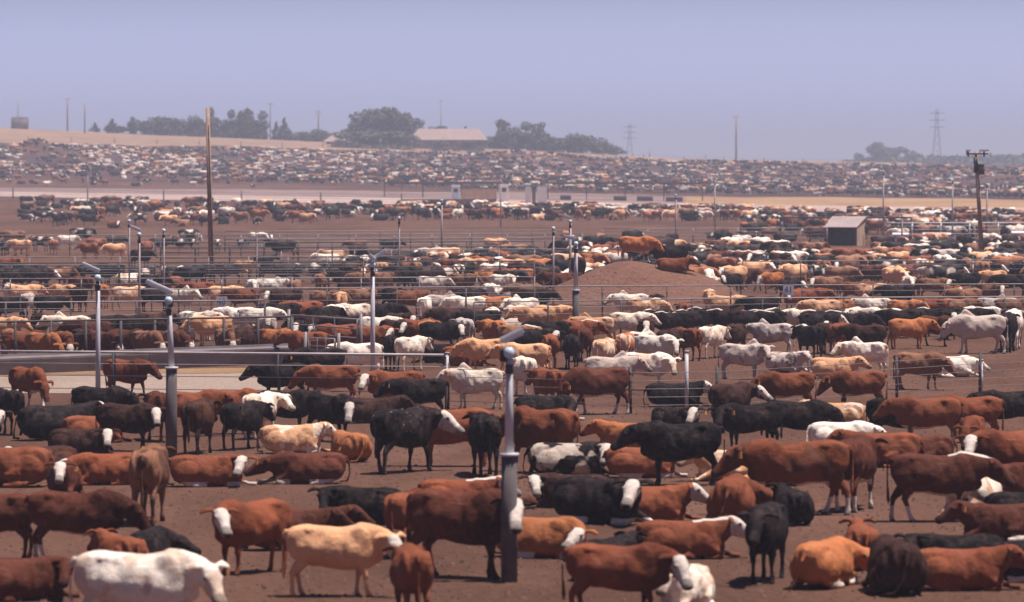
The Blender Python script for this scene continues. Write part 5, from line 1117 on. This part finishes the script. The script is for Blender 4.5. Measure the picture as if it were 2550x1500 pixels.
# herd below the road
scatter(190, ([0, 80, 500, 1000], [590, 500, 520, 560], [640, 700, 705, 700]), (60, 1000), W_MID, .45, 1.6, clump)
scatter(260, ([1000, 1400, 1900], [575, 570, 565], [690, 680, 650]), (1000, 1900), W_MID, .2, 1.5)
scatter(260, ([1850, 2550], [420, 425], [640, 620]), (1850, 2610), W_MID, .2, 1.7, clump)
# pens on either side of the bare middle pen
scatter(8, ([0, 700], [385, 385], [430, 420]), (-40, 700), W_MID, .4, 2.0, clump)
scatter(30, ([700, 1500, 2050], [YL + 2, YL + 2, YL + 2], [385, 400, 415]), (700, 2050), W_MID, .3, 1.8)
scatter(120, ([1400, 2610], [YL + 1, YL + 1], [415, 410]), (1400, 2610), W_MID, .2, 1.6)
scatter(4, ([0, 700], [YL + 1, YL + 1], [350, 350]), (-40, 700), W_MID, .3, 1.6)
scatter(210, ([850, 1330, 1500, 1850, 2610], [YL - 4, YL - 4, 250, YL - 4, YL - 4], [300, 330, 330, 345, 350]), (850, 2610), W_MID, .15, 1.35)
print('far herd', len(FAR))
V = []; F = []; Cc = []; nb = 0
for X, D, th, pose, ct, s, wf in FAR:
    co, tr, mk = LP[pose]; a = R(th); ca, sa = math.cos(a), math.sin(a)
    p = np.empty_like(co); p[:, 0] = X + s * (co[:, 0] * ca - co[:, 1] * sa); p[:, 1] = D + s * (co[:, 0] * sa + co[:, 1] * ca); p[:, 2] = g1(X, D) + s * co[:, 2]
    base = np.array(COATS[ct][0]) * rr.uniform(.8, 1.2); col = np.tile(np.append(base, 1), (len(co), 1)).astype(np.float32)
    if wf and ct not in 'W': m_ = mk[:, 0] > .5; col[m_, :3] = (.8, .7, .63)
    if ct in 'BGTRW' and rr.random() < .25: m_ = np.sin(co[:, 0] * 5 + rr.uniform(0, 6)) * np.sin(co[:, 2] * 7 + rr.uniform(0, 6)) > .35; col[m_, :3] = PC[ct]
    V.append(p); F.append(tr + nb); Cc.append(np.clip(col, 0, 1)); nb += len(co)
V = np.concatenate(V); F = np.concatenate(F); Cc = np.concatenate(Cc)
me = bpy.data.meshes.new('far_herd'); me.vertices.add(len(V)); me.vertices.foreach_set('co', V.astype(np.float32).ravel())
me.loops.add(len(F) * 3); me.loops.foreach_set('vertex_index', F.ravel().astype(np.int32)); me.polygons.add(len(F)); me.polygons.foreach_set('loop_start', np.arange(0, len(F) * 3, 3, dtype=np.int32)); me.update(calc_edges=True); me.validate()
at_ = me.attributes.new('coat', 'FLOAT_COLOR', 'POINT'); at_.data.foreach_set('color', Cc.ravel()); me.polygons.foreach_set('use_smooth', [True] * len(me.polygons))
m, t, b = newmat('far_herd_coat'); ac = nd(t, 'ShaderNodeAttribute', attribute_name='coat'); t.links.new(ac.outputs['Color'], b.inputs['Base Color']); b.inputs['Roughness'].default_value = .65; b.inputs['Specular IOR Level'].default_value = .25
me.materials.append(m); o = bpy.data.objects.new('distant_herd', me); COL.objects.link(o); tag(o, 'dense mass of distant cattle covering the far pens and hill', 'herd', kind='stuff')
